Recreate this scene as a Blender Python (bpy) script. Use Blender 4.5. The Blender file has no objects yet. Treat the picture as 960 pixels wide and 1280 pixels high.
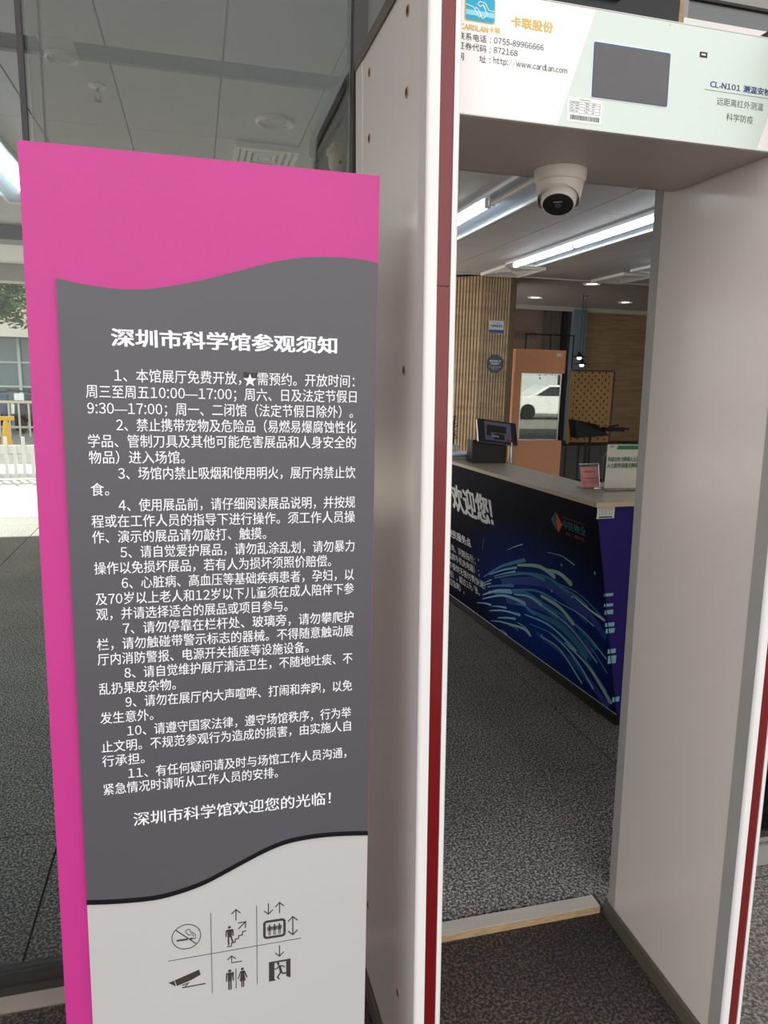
import bpy, bmesh, math, random
from mathutils import Vector, Matrix
from mathutils.geometry import tessellate_polygon
random.seed(7)
sc = bpy.context.scene
COL = sc.collection
PI = math.pi

# ------------------------------------------------------------------ camera
F, YAW, PITCH, ROLL, EYE = 893.0, .2579, .1869, .0248, 1.587
fw = Vector((math.sin(YAW), math.cos(YAW), 0)); rt = Vector((math.cos(YAW), -math.sin(YAW), 0)); up = Vector((0, 0, 1))
fw2 = fw*math.cos(PITCH) - up*math.sin(PITCH); up2 = up*math.cos(PITCH) + fw*math.sin(PITCH)
R_ = rt*math.cos(ROLL) + up2*math.sin(ROLL); U_ = up2*math.cos(ROLL) - rt*math.sin(ROLL)
cd = bpy.data.cameras.new('camera'); cam = bpy.data.objects.new('camera', cd); COL.objects.link(cam)
cd.sensor_fit = 'VERTICAL'; cd.sensor_height = 36; cd.sensor_width = 27; cd.lens = F/1280*36
cd.clip_start = .02; cd.clip_end = 200
cam.matrix_world = Matrix(((R_.x, U_.x, -fw2.x, 0), (R_.y, U_.y, -fw2.y, 0), (R_.z, U_.z, -fw2.z, EYE), (0, 0, 0, 1)))
sc.camera = cam

# ------------------------------------------------------------------ light
W = bpy.data.worlds.new('sky'); sc.world = W; W.use_nodes = True
nt = W.node_tree; nt.nodes.clear()
wo = nt.nodes.new('ShaderNodeOutputWorld'); bg = nt.nodes.new('ShaderNodeBackground')
tc = nt.nodes.new('ShaderNodeTexCoord'); sx = nt.nodes.new('ShaderNodeSeparateXYZ'); cr = nt.nodes.new('ShaderNodeValToRGB')
nt.links.new(tc.outputs['Generated'], sx.inputs[0]); nt.links.new(sx.outputs['Z'], cr.inputs[0])
cr.color_ramp.elements[0].position = 0; cr.color_ramp.elements[0].color = (1.0, .975, .94, 1)
cr.color_ramp.elements[1].position = .6; cr.color_ramp.elements[1].color = (.93, .95, 1.0, 1)
nt.links.new(cr.outputs[0], bg.inputs[0]); bg.inputs[1].default_value = 1.25
nt.links.new(bg.outputs[0], wo.inputs[0])
sd = bpy.data.lights.new('sun', 'SUN'); sun = bpy.data.objects.new('sun', sd); COL.objects.link(sun)
sd.energy = 5.5; sd.angle = .01; sd.color = (1, .95, .86)
sun.rotation_euler = Vector((-.35, .80, .78)).to_track_quat('Z', 'Y').to_euler()
sun.location = (-6, 14, 12)
sc.view_settings.view_transform = 'Standard'; sc.view_settings.look = 'None'
sc.view_settings.gamma = 1; sc.view_settings.use_curve_mapping = False
sc.view_settings.exposure = 0.60

# ------------------------------------------------------------------ materials
def lin(c):
    return tuple(((v/255)/12.92 if v/255 <= .04045 else ((v/255+.055)/1.055)**2.4) for v in c) + (1,)
def mat(name, rgb, rough=.5, metal=0, spec=.5, coat=0, var=0, vscale=8, vstretch=(1, 1, 1), bump=0, bscale=200, emit=0, coat_rough=.05):
    m = bpy.data.materials.new(name); m.use_nodes = True; n = m.node_tree; b = n.nodes['Principled BSDF']
    c = lin(rgb); b.inputs['Base Color'].default_value = c
    b.inputs['Roughness'].default_value = rough; b.inputs['Metallic'].default_value = metal
    b.inputs['Specular IOR Level'].default_value = spec; b.inputs['Coat Weight'].default_value = coat
    b.inputs['Coat Roughness'].default_value = coat_rough
    t = n.nodes.new('ShaderNodeTexCoord'); mp = n.nodes.new('ShaderNodeMapping'); mp.inputs['Scale'].default_value = vstretch
    n.links.new(t.outputs['Object'], mp.inputs[0])
    if var:
        nz = n.nodes.new('ShaderNodeTexNoise'); nz.inputs['Scale'].default_value = vscale; nz.inputs['Detail'].default_value = 5
        n.links.new(mp.outputs[0], nz.inputs[0])
        r = n.nodes.new('ShaderNodeValToRGB'); r.color_ramp.elements[0].position = .3; r.color_ramp.elements[1].position = .7
        r.color_ramp.elements[0].color = tuple(v*(1-var) for v in c[:3])+(1,); r.color_ramp.elements[1].color = tuple(min(1, v*(1+var)) for v in c[:3])+(1,)
        n.links.new(nz.outputs[0], r.inputs[0]); n.links.new(r.outputs[0], b.inputs['Base Color'])
    if bump:
        nb = n.nodes.new('ShaderNodeTexNoise'); nb.inputs['Scale'].default_value = bscale; n.links.new(mp.outputs[0], nb.inputs[0])
        bp = n.nodes.new('ShaderNodeBump'); bp.inputs['Strength'].default_value = bump; bp.inputs['Distance'].default_value = .002
        n.links.new(nb.outputs[0], bp.inputs['Height']); n.links.new(bp.outputs[0], b.inputs['Normal'])
    if emit:
        b.inputs['Emission Color'].default_value = c; b.inputs['Emission Strength'].default_value = emit
    return m
def granite(name, cols, scale=120, rough=.5, bump=.15, big=.25, coat=0, world=True):
    m = bpy.data.materials.new(name); m.use_nodes = True; n = m.node_tree; b = n.nodes['Principled BSDF']
    if world:
        g = n.nodes.new('ShaderNodeNewGeometry'); src = g.outputs['Position']
    else:
        g = n.nodes.new('ShaderNodeTexCoord'); src = g.outputs['Object']
    a = n.nodes.new('ShaderNodeTexNoise'); a.inputs['Scale'].default_value = scale; a.inputs['Detail'].default_value = 3; a.inputs['Roughness'].default_value = .7
    n.links.new(src, a.inputs[0])
    r = n.nodes.new('ShaderNodeValToRGB'); e = r.color_ramp.elements
    e[0].position = .44; e[0].color = lin(cols[0]); e[1].position = .60; e[1].color = lin(cols[2])
    k = e.new(.50); k.color = lin(cols[1]); n.links.new(a.outputs[0], r.inputs[0])
    q = n.nodes.new('ShaderNodeTexNoise'); q.inputs['Scale'].default_value = 2.2; q.inputs['Detail'].default_value = 6; n.links.new(src, q.inputs[0])
    mr = n.nodes.new('ShaderNodeMapRange'); mr.inputs['From Min'].default_value = .3; mr.inputs['From Max'].default_value = .7
    mr.inputs['To Min'].default_value = 1-big; mr.inputs['To Max'].default_value = 1+big; n.links.new(q.outputs[0], mr.inputs[0])
    mx = n.nodes.new('ShaderNodeMix'); mx.data_type = 'RGBA'; mx.blend_type = 'MULTIPLY'; mx.inputs[0].default_value = 1
    n.links.new(r.outputs[0], mx.inputs[6]); n.links.new(mr.outputs[0], mx.inputs[7]); n.links.new(mx.outputs[2], b.inputs['Base Color'])
    b.inputs['Roughness'].default_value = rough; b.inputs['Coat Weight'].default_value = coat
    bp = n.nodes.new('ShaderNodeBump'); bp.inputs['Strength'].default_value = bump; bp.inputs['Distance'].default_value = .002
    n.links.new(a.outputs[0], bp.inputs['Height']); n.links.new(bp.outputs[0], b.inputs['Normal'])
    return m
def glass(name, tint, refl=.08, rough=.01):
    m = bpy.data.materials.new(name); m.use_nodes = True; n = m.node_tree; n.nodes.clear()
    o = n.nodes.new('ShaderNodeOutputMaterial'); t = n.nodes.new('ShaderNodeBsdfTransparent'); g = n.nodes.new('ShaderNodeBsdfGlossy')
    t.inputs[0].default_value = lin(tint); g.inputs['Roughness'].default_value = rough
    lw = n.nodes.new('ShaderNodeFresnel'); lw.inputs[0].default_value = 1.45
    ad = n.nodes.new('ShaderNodeMath'); ad.operation = 'MULTIPLY_ADD'; ad.inputs[1].default_value = 1.0; ad.inputs[2].default_value = refl-.04
    n.links.new(lw.outputs[0], ad.inputs[0])
    x = n.nodes.new('ShaderNodeMixShader'); n.links.new(ad.outputs[0], x.inputs[0]); n.links.new(t.outputs[0], x.inputs[1]); n.links.new(g.outputs[0], x.inputs[2])
    n.links.new(x.outputs[0], o.inputs[0]); return m
def emis(name, rgb, s):
    m = bpy.data.materials.new(name); m.use_nodes = True; n = m.node_tree; n.nodes.clear()
    o = n.nodes.new('ShaderNodeOutputMaterial'); e = n.nodes.new('ShaderNodeEmission'); e.inputs[0].default_value = lin(rgb); e.inputs[1].default_value = s
    n.links.new(e.outputs[0], o.inputs[0]); return m
M = dict(
 pink=mat('pink_board', (198, 54, 138), .42, bump=.25, bscale=900, var=.02, vscale=3),
 grey=mat('grey_board', (88, 86, 90), .38, var=.03, vscale=2, bump=.08, bscale=700),
 white_board=mat('white_board', (194, 192, 188), .45, var=.02, vscale=3),
 black=mat('black_trim', (16, 15, 18), .35),
 ink=mat('white_ink', (246, 246, 246), .6),
 dark_ink=mat('dark_ink', (58, 50, 48), .6),
 alu=mat('white_aluminium', (236, 232, 228), .35, coat=.3, var=.015, vscale=4),
 postside=mat('post_panel', (204, 195, 188), .30, coat=.35, var=.02, vscale=1.5, coat_rough=.12),
 postframe=mat('post_frame_grey', (190, 183, 180), .4),
 darkframe=mat('post_frame_dark', (150, 147, 143), .45, var=.05, vscale=10),
 red=mat('red_strip', (112, 10, 14), .25, coat=.35, var=.1, vscale=4, vstretch=(60, 1, .3)),
 bronze=mat('bronze_cap', (96, 86, 74), .45, metal=.3),
 brass=mat('brass', (170, 136, 100), .4, metal=.4),
 skirting=mat('gate_skirting', (84, 78, 68), .55, var=.15, vscale=30, vstretch=(1, 1, 8)),
 under=mat('header_underside', (186, 174, 167), .45, var=.02),
 headw=mat('header_white', (250, 245, 242), .4),
 headg=mat('header_green', (216, 226, 216), .4),
 screen=mat('dark_screen', (74, 70, 70), .3, coat=.4, var=.06, vscale=20),
 blue=mat('blue_print', (22, 110, 160), .5), blue_deep=mat('blue_letter', (38, 62, 120), .5),
 cyan=mat('cyan_print', (30, 170, 205), .5), pale_cyan=mat('pale_cyan_print', (150, 220, 235), .5),
 gold=mat('gold_print', (226, 190, 88), .5), hole=mat('hole_dark', (40, 24, 22), .6),
 sticker=mat('paper_label', (240, 240, 238), .5), 
 cam_white=mat('camera_shell', (232, 226, 216), .4, coat=.1), lens=mat('camera_lens', (8, 8, 9), .08, coat=1),
 wood=mat('raw_wood', (190, 160, 120), .7, var=.2, vscale=30, vstretch=(1, 6, 6)),
 thresh=mat('threshold_paint', (196, 188, 176), .6, var=.06, vscale=20, vstretch=(.3, 3, 3), bump=.3, bscale=60),
 floor=granite('lobby_granite', ((62, 61, 60), (108, 106, 103), (200, 196, 190)), 125, .62, .1, .12),
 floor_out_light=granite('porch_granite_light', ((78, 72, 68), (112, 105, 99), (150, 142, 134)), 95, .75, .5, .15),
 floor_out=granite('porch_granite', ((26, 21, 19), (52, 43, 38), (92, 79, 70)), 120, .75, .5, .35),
 joint=mat('joint_dark', (30, 29, 29), .9),
 sill=mat('stone_sill', (150, 138, 126), .6, var=.08, vscale=6, bump=.1, bscale=80),
 pave_sun_tone=granite('sun_tone_paving', ((190, 186, 178), (210, 206, 198), (226, 222, 214)), 40, .8, .2, .06), pave=granite('pavement', ((104, 101, 95), (124, 121, 114), (146, 142, 134)), 40, .8, .2, .1),  # rear paving: sun glare put into a paler copy of the pavement colour
 ceil=mat('ceiling_panel', (180, 176, 177), .55, var=.02, vscale=3),
 ceil_gap=mat('ceiling_gap', (30, 30, 30), .8),
 trimw=mat('white_trim', (215, 212, 208), .5),
 soffit=mat('soffit', (190, 188, 184), .7),
 wallwood=mat('woodgrain_stone', (168, 140, 112), .5, var=.22, vscale=5, vstretch=(.5, .5, 9)),
 flute=mat('fluted_stone', (202, 172, 136), .55, var=.2, vscale=5, vstretch=(1, 1, 3)),
 flute_smooth=mat('smooth_stone', (160, 136, 108), .5, var=.15, vscale=4, vstretch=(1, 1, 5)),
 tube=emis('tube_lit', (238, 246, 255), 11), tube_off=mat('tube_unlit', (170, 160, 150), .3),
 reflector=mat('reflector', (190, 214, 235), .3), lampw=mat('lamp_white', (240, 238, 232), .4),
 lampglow=emis('lamp_glow', (255, 250, 240), 6), lampdim=mat('lamp_diffuser', (80, 78, 76), .4),
 frame=mat('dark_door_frame', (52, 48, 46), .4, metal=.2), framel=mat('grey_door_frame', (160, 155, 152), .4, metal=.2),
 glass=glass('pane', (244, 248, 245), .035, .0), glass2=glass('pane_dusty', (222, 217, 212), .035, .0), clear=glass('acrylic', (250, 250, 250), .06),
 mirror=glass('display_glass', (200, 205, 200), .42),
 navy=None, indigo=mat('indigo_print', (44, 30, 118), .5, spec=.3),
 worktop=mat('beech_top', (198, 182, 160), .35, var=.06, vscale=4, vstretch=(8, .6, 1), coat=.2),
 worktop_edge=mat('beech_edge', (226, 206, 172), .5), plinth=mat('black_plinth', (26, 26, 28), .5),
 orange=mat('orange_panel', (240, 164, 120), .5, var=.03, vscale=2), greymetal=mat('grey_metal', (120, 122, 122), .4, metal=.4),
 peg=mat('peg_board', (196, 150, 96), .6, var=.08, vscale=6), dark=mat('dark_plastic', (22, 21, 22), .45),
 cabinet=mat('dark_cabinet', (104, 102, 102), .5), darkwall=mat('dark_panel_wall', (140, 122, 110), .35, var=.08, vscale=2, coat=.3),
 bluecol=mat('blue_grey_column', (126, 144, 160), .5), partition=mat('grey_partition', (96, 95, 94), .5, var=.04, vscale=2),
 pinkpaper=mat('pink_paper', (250, 172, 172), .5), greenprint=mat('green_print', (20, 130, 84), .5), redprint=mat('red_print', (176, 44, 56), .5),
 paper=mat('paper', (214, 222, 232), .6), pot=mat('white_pot', (226, 224, 218), .4), leaf=mat('leaf', (58, 84, 42), .5, var=.3, vscale=10),
 soil=mat('soil', (50, 38, 30), .9), silver=mat('silver', (205, 205, 205), .25, metal=.9), lilac=mat('screen_lilac', (120, 112, 140), .4),
 teal=mat('teal_print', (34, 104, 104), .5), orange_print=mat('orange_print', (216, 96, 40), .5), noticeb=mat('notice_blue', (36, 96, 160), .5),
 noticew=mat('notice_white', (226, 230, 232), .5), card=mat('card_cream', (244, 238, 228), .5), octo=mat('notice_grey', (86, 88, 90), .5),
 bark=mat('bark', (92, 78, 64), .9, var=.3, vscale=12, vstretch=(1, 1, .2)), foliage=mat('foliage', (84, 112, 66), .6, var=.35, vscale=3),
 beige=mat('beige_wall', (214, 200, 176), .8, var=.03), cream=mat('cream_band', (236, 230, 214), .8), facade=mat('facade_glass', (88, 112, 116), .15, coat=.6),
 mullion=mat('pale_mullion', (196, 204, 202), .5), fence=mat('white_fence', (240, 240, 238), .5), yellow=mat('yellow_plastic', (226, 170, 60), .5),
 carw=mat('car_white', (236, 236, 236), .25, coat=.8), tyre=mat('tyre', (24, 24, 25), .8), carglass=mat('car_glass', (30, 34, 38), .08, coat=1),
 scoot=mat('scooter_blue', (60, 70, 92), .4), railing=mat('road_railing', (200, 190, 170), .5), asphalt=granite('asphalt', ((96, 94, 90), (112, 110, 106), (130, 128, 122)), 30, .9, .2, .1))
M['w'] = mat('wave_white', (225, 240, 245), .5); M['p'] = mat('wave_pale', (150, 205, 225), .5); M['q'] = mat('wave_grey_teal', (170, 208, 200), .5)
M['m'] = mat('wave_mid', (66, 140, 190), .5); M['t'] = mat('wave_teal', (30, 120, 160), .5); M['b'] = mat('wave_blue', (20, 62, 150), .5)
def navy():
    m = mat('navy_poster', (8, 8, 24), .6, spec=.08); n = m.node_tree; b = n.nodes['Principled BSDF']
    t = n.nodes['Texture Coordinate']; mp = n.nodes['Mapping']
    mp.inputs['Scale'].default_value = (0, 1.05, 1.9)
    mp.vector_type = 'POINT'
    g = n.nodes.new('ShaderNodeTexGradient'); g.gradient_type = 'SPHERICAL'; n.links.new(mp.outputs[0], g.inputs[0])
    mp.inputs['Location'].default_value = (0, -.60, -.70)
    r = n.nodes.new('ShaderNodeValToRGB'); r.color_ramp.elements[0].color = lin((9, 8, 32)); r.color_ramp.elements[1].color = lin((16, 60, 150))
    n.links.new(g.outputs[0], r.inputs[0]); n.links.new(r.outputs[0], b.inputs['Base Color']); return m
M['navy'] = navy()

# ------------------------------------------------------------------ mesh helpers
class MB:
    def __init__(s): s.v = []; s.f = []
    def add(s, vs, fs):
        k = len(s.v); s.v += [tuple(v) for v in vs]; s.f += [tuple(i+k for i in f) for f in fs]; return s
    def box(s, x0, x1, y0, y1, z0, z1, rot=None):
        vs = [(x, y, z) for z in (z0, z1) for y in (y0, y1) for x in (x0, x1)]
        if rot: vs = [rot @ Vector(v) for v in vs]
        return s.add(vs, [(0, 2, 3, 1), (4, 5, 7, 6), (0, 1, 5, 4), (2, 6, 7, 3), (0, 4, 6, 2), (1, 3, 7, 5)])
    def prism(s, poly, d0, d1, plane='xz'):
        """poly of (a, b); extruded along the third axis from d0 to d1. xz: depth is y"""
        def P(a, b, d): return {'xz': (a, d, b), 'xy': (a, b, d), 'yz': (d, a, b)}[plane]
        n = len(poly); vs = [P(a, b, d0) for a, b in poly]+[P(a, b, d1) for a, b in poly]
        tri = tessellate_polygon([[Vector((a, b, 0)) for a, b in poly]])
        fs = [tuple(t) for t in tri]+[tuple(i+n for i in reversed(t)) for t in tri]
        fs += [(i, (i+1) % n, (i+1) % n+n, i+n) for i in range(n)]
        return s.add(vs, fs)
    def strip(s, pts, w0, w1, d0, d1, plane='xz'):
        n = len(pts); L = []; Rr = []
        for i, p in enumerate(pts):
            a = Vector(pts[max(0, i-1)]); b = Vector(pts[min(n-1, i+1)]); t = (b-a).normalized(); q = Vector((-t.y, t.x))
            w = (w0+(w1-w0)*i/max(1, n-1))/2; p = Vector(p)
            k = 1
            if 0 < i < n-1:
                t1 = (Vector(pts[i])-Vector(pts[i-1])).normalized(); k = 1/max(.5, abs(t1.dot(t)))
            L.append(p+q*w*k); Rr.append(p-q*w*k)
        def P(a, d): return {'xz': (a.x, d, a.y), 'xy': (a.x, a.y, d)}[plane]
        for i in range(n-1):
            vs = [P(v, d) for d in (d0, d1) for v in (L[i], L[i+1], Rr[i+1], Rr[i])]
            s.add(vs, [(0, 1, 2, 3), (7, 6, 5, 4), (0, 4, 5, 1), (1, 5, 6, 2), (2, 6, 7, 3), (3, 7, 4, 0)])
        return s
    def disc(s, c, r, d0, d1, n=20, ry=None, plane='xz'):
        ry = ry or r
        return s.prism([(c[0]+r*math.cos(2*PI*i/n), c[1]+ry*math.sin(2*PI*i/n)) for i in range(n)], d0, d1, plane)
    def ring(s, c, r, w, d0, d1, n=28, ry=None):
        ry = ry or r
        pts = [(c[0]+r*math.cos(2*PI*i/n), c[1]+ry*math.sin(2*PI*i/n)) for i in range(n+1)]
        return s.strip(pts, w, w, d0, d1)
    def tube(s, pts, r, n=10, r1=None):
        pts = [Vector(p) for p in pts]; m = len(pts); rings = []
        for i, p in enumerate(pts):
            t = (pts[min(m-1, i+1)]-pts[max(0, i-1)]).normalized()
            a = t.cross(Vector((0, 0, 1))); a = a if a.length > .01 else t.cross(Vector((1, 0, 0))); a.normalize(); b = t.cross(a)
            rr = r if r1 is None else r+(r1-r)*i/(m-1)
            rings.append([p+a*rr*math.cos(2*PI*k/n)+b*rr*math.sin(2*PI*k/n) for k in range(n)])
        vs = [v for q in rings for v in q]; fs = [(i*n+k, i*n+(k+1) % n, (i+1)*n+(k+1) % n, (i+1)*n+k) for i in range(m-1) for k in range(n)]
        fs += [tuple(reversed(range(n))), tuple(range((m-1)*n, m*n))]
        return s.add(vs, fs)
    def lathe(s, prof, c=(0, 0, 0), n=32, rot=None):
        vs = []; m = len(prof)
        for r, z in prof:
            for k in range(n):
                v = Vector((r*math.cos(2*PI*k/n), r*math.sin(2*PI*k/n), z))
                if rot: v = rot @ v
                vs.append(v+Vector(c))
        fs = [(i*n+k, i*n+(k+1) % n, (i+1)*n+(k+1) % n, (i+1)*n+k) for i in range(m-1) for k in range(n)]
        fs += [tuple(range(n)), tuple(reversed(range((m-1)*n, m*n)))]
        return s.add(vs, fs)
    def build(s, name, m, parent=None, xf=None, smooth=False, bevel=0, loc=None):
        me = bpy.data.meshes.new(name); vs = [Vector(v) for v in s.v]
        if xf: vs = [xf(v) for v in vs]
        off = Vector((0, 0, 0))
        if loc is not None: off = Vector(loc); vs = [v-off for v in vs]
        me.from_pydata([tuple(v) for v in vs], [], s.f)
        bm = bmesh.new(); bm.from_mesh(me); bmesh.ops.recalc_face_normals(bm, faces=bm.faces)
        if bevel: bmesh.ops.bevel(bm, geom=list(bm.edges), offset=bevel, segments=2, affect='EDGES', profile=.5)
        bm.to_mesh(me); bm.free()
        if smooth:
            for p in me.polygons: p.use_smooth = True
            try: me.set_sharp_from_angle(angle=math.radians(35))
            except Exception: pass
        me.materials.append(M[m] if isinstance(m, str) else m)
        o = bpy.data.objects.new(name, me); COL.objects.link(o); o.location = off
        if parent: o.parent = parent
        return o
def B(*a, **k): return MB().box(*a, **k)
def tag(o, label=None, cat=None, group=None, kind=None):
    if label: o['label'] = label
    if cat: o['category'] = cat
    if group: o['group'] = group
    if kind: o['kind'] = kind
    return o
def thing(name, label, cat, loc=(0, 0, 0), rz=0, group=None):
    o = bpy.data.objects.new(name, None); COL.objects.link(o); o.location = loc; o.rotation_euler.z = rz
    o.empty_display_size = .1; return tag(o, label, cat, group)
def struct(o): o['kind'] = 'structure'; return o
def copy_tree(o, loc=None, rz=None, **k):
    def rec(q, par):
        c = q.copy(); COL.objects.link(c)
        if par: c.parent = par
        for ch in list(q.children): rec(ch, c)
        return c
    c = rec(o, None)
    if loc is not None: c.location = loc
    if rz is not None: c.rotation_euler.z = rz
    for a, b in k.items(): c[a] = b
    return c
# lettering: every run becomes flat faces in the local xz plane at depth d
GLYPH = {}
def wide(ch): return chr(ord(ch)+0xFEE0) if '!' <= ch <= '~' and ch not in "-'" else ch
def glyph_meshes(chars):
    obs = {}
    for ch in chars:
        c = bpy.data.curves.new('t', 'FONT'); c.body = wide(ch); c.size = 1; c.resolution_u = 2
        o = bpy.data.objects.new('t', c); COL.objects.link(o); obs[ch] = o
    dg = bpy.context.evaluated_depsgraph_get(); out = {ch: bpy.data.meshes.new_from_object(o.evaluated_get(dg)) for ch, o in obs.items()}
    for o in obs.values():
        c = o.data; bpy.data.objects.remove(o); bpy.data.curves.remove(c)
    return out
WARM = {}
def glyph(ch):
    """outline faces of one character and its advance (latin and digits take their full-width forms, set close)"""
    if ch in GLYPH: return GLYPH[ch]
    body = wide(ch)
    me = None
    if ch in WARM: me = WARM[ch]
    else: me = glyph_meshes([ch])[ch]
    vs = [(v.co.x, v.co.y) for v in me.vertices]; fs = [tuple(p.vertices) for p in me.polygons]
    if not vs: GLYPH[ch] = ([], [], .32); return GLYPH[ch]
    if body != ch or ch in "-'":
        x0 = min(v[0] for v in vs); x1 = max(v[0] for v in vs); w = x1-x0
        if ch in '/': k = .62
        else: k = 1
        vs = [((x-x0)*k+.045, y) for x, y in vs]; adv = w*k+.09 if ch not in '1.:!' else w*k+(.17 if ch == '1' else .14)
        if ch in '1': vs = [(x+.04, y) for x, y in vs]
        if ch in '.:!': vs = [(x+.025, y) for x, y in vs]
    else: adv = 1.0
    GLYPH[ch] = (vs, fs, adv); return GLYPH[ch]
class Letters:
    def __init__(s): s.v = []; s.f = []
    def run(s, body, u0, u1, vc, size, d=-.0004, bold=0, uw=None):
        V = []; Fc = []; x = 0
        for ch in body:
            vs, fs, adv = glyph(ch); k = len(V); V += [(a+x, b) for a, b in vs]; Fc += [tuple(i+k for i in f) for f in fs]; x += adv
        x0 = min(v[0] for v in V); x1 = max(v[0] for v in V); sx_ = (u1-u0)/(x1-x0)
        offs = [(0, 0)] if not bold else [(-bold, -bold*.6), (bold, -bold*.6), (-bold, bold*.6), (bold, bold*.6), (0, 0)] if bold > .012 else [(-bold, 0), (bold, 0)]
        for q, (ox, oy) in enumerate(offs):
            k = len(s.v); s.v += [(u0+(a-x0+ox)*sx_, d-q*.00002, vc+(b-.344+oy)*size) for a, b in V]
            s.f += [tuple(i+k for i in f) for f in Fc]
    def build(s, name, m, parent, xf=None):
        me = bpy.data.meshes.new(name); vs = s.v
        if xf: vs = [tuple(xf(Vector(v))) for v in vs]
        me.from_pydata(vs, [], s.f); me.materials.append(M[m])
        o = bpy.data.objects.new(name, me); COL.objects.link(o); o.parent = parent; return o
def smooth_curve(pts, n=6):
    """Catmull-Rom through 2-D points"""
    out = []; P = [pts[0]]+list(pts)+[pts[-1]]
    for i in range(1, len(P)-2):
        for k in range(n):
            t = k/n; a, b, c, d = (Vector(q) for q in P[i-1:i+3])
            out.append(tuple(.5*((2*b)+(c-a)*t+(2*a-5*b+4*c-d)*t*t+(3*b-a-3*c+d)*t**3)))
    out.append(tuple(pts[-1])); return out

# ================================================================== THE SETTING
# floor : lobby slabs, porch, pavement and road
fl = struct(B(-14, 12, -14, 13, -.30, -.012).build('floor', 'joint'))
JX = [1.68-1.086*k for k in range(-6, 8)]; JX.sort()
JY = [1.752, 2.45]+[2.45+1.09*k for k in range(1, 9)]
for j in range(len(JY)-1):
    for i in range(len(JX)-1):
        if JX[i] > 8.3 or (JY[j] > 8.0 and JX[i+1] < 2.8): continue
        dz = random.uniform(-.0006, .0006)
        B(JX[i]+.0035, JX[i+1]-.0035, JY[j]+.0035, JY[j+1]-.0035, -.012, dz).build('slab', 'floor', fl)
for j in range(-6, 3):
    y0 = 1.70-.9*(j+1) if j >= -1 else 1.70-.9*(j+1)
    pass
ys = [1.700-1.15*k for k in range(0, 6)]; xs = [2.45-1.25*k for k in range(-3, 5)]
for a in range(len(ys)-1):
    for b in range(len(xs)-1):
        x1, x0 = xs[b], xs[b+1]
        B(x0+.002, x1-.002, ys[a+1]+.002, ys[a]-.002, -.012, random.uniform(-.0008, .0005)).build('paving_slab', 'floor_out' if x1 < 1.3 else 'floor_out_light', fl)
B(-14, 24, -24, ys[-1], -.012, -.001).build('forecourt', 'pave', fl)
B(-14, 2.9, 8.3, 13, -.004, .002).build('pavement', 'pave_sun_tone', fl); B(2.9, 8, JY[-1], 13, -.012, -.002).build('pavement', 'pave', fl)
rd = struct(B(-30, 20, 13, 60, -.30, -.05).build('trim_1', 'asphalt'))
sl = struct(B(-2.6, .40, 1.704, 1.752, -.012, .003).build('trim_2', 'sill'))
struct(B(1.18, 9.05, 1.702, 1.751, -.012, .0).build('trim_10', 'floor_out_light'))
# ceiling : panels hung under one slab
ce = struct(B(-5, 9.2, 1.80, 8.15, 2.812, 2.95).build('ceiling', 'ceil_gap'))
cy0 = 1.80; cyl = [1.80]+[8.15-.8*k for k in range(7, -1, -1)]; cyl = [c for c in cyl if c >= 1.8]
cxl = [-.305+.4375*k for k in range(-10, 22)]
def slot(x0, x1, y0, y1):      # the dark recessed slot that crosses the ceiling on the glass side
    return y0 < 3.26 < y1 and x1 < 1.1
for j in range(len(cyl)-1):
    for i in range(len(cxl)-1):
        x0, x1, y0, y1 = cxl[i]+.004, cxl[i+1]-.004, cyl[j]+.003, cyl[j+1]-.003
        if slot(x0, x1, y0, y1):
            B(x0, x1, y0, 3.18, 2.8, 2.812).build('ceiling_panel', 'ceil', ce)
        else: B(x0, x1, y0, y1, 2.8, 2.812).build('ceiling_panel', 'ceil', ce)
B(-.545, -.42, 3.17, 3.349, 2.799, 2.812).build('lamp_plate', 'ceil', ce)
B(1.0, 9.2, 8.17, 11.5, 2.82, 2.95).build('rear_ceiling', 'ceil', ce)
B(-5, 1.0, 8.17, 9.7, 2.80, 2.95).build('rear_ceiling', 'ceil', ce)
tr = struct(B(1.0, 9.1, 8.15, 8.17, 2.785, 2.82).build('trim_3', 'trimw'))
tr = struct(B(2.95, 9.1, 11.30, 11.34, 2.75, 2.82).build('trim_4', 'trimw'))
bm_ = struct(B(-6, 1.5, 9.7, 10.0, 2.60, 3.2).build('trim_5', 'framel'))
bm_ = struct(B(-6, 1.0, 7.15, 7.45, 2.68, 2.80).build('trim_6', 'partition'))
# lobby roof, unseen porch overhang added for shade (keeps the sun off the floor)
rf = struct(B(-6, 9.4, 1.1, 10.0, 3.02, 3.30).build('roof', 'soffit'))
struct(B(2.9, 9.4, 10.0, 11.6, 3.02, 3.30).build('trim_7', 'soffit'))
struct(B(-6, 9.2, 1.74, 1.80, 2.74, 3.02).build('wall_front', 'frame'))
struct(B(9.05, 9.2, 1.80, 11.5, 0, 3.02).build('wall_right', 'wallwood'))
wb = struct(B(6.45, 9.05, 11.36, 11.5, 0, 2.82).build('wall_back', 'wallwood'))
wb2 = struct(B(2.95, 6.45, 11.40, 11.5, 0, 2.82).build('wall_back_left', 'darkwall'))
MB().box(5.86, 5.96, 11.33, 11.40, 0, 2.80).build('mullion', 'partition', wb2)
MB().box(6.05, 6.14, 11.33, 11.40, 0, 2.80).build('mullion', 'dark', wb2)
MB().box(5.68, 5.74, 11.35, 11.40, 0, 2.80).build('mullion', 'partition', wb2)
B(6.20, 6.44, 11.25, 11.40, 0, 2.78).build('column_casing', 'bluecol', wb2)
B(6.47, 6.50, 11.34, 11.36, 0, 2.8).build('corner_strip', 'bluecol', wb2)
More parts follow.
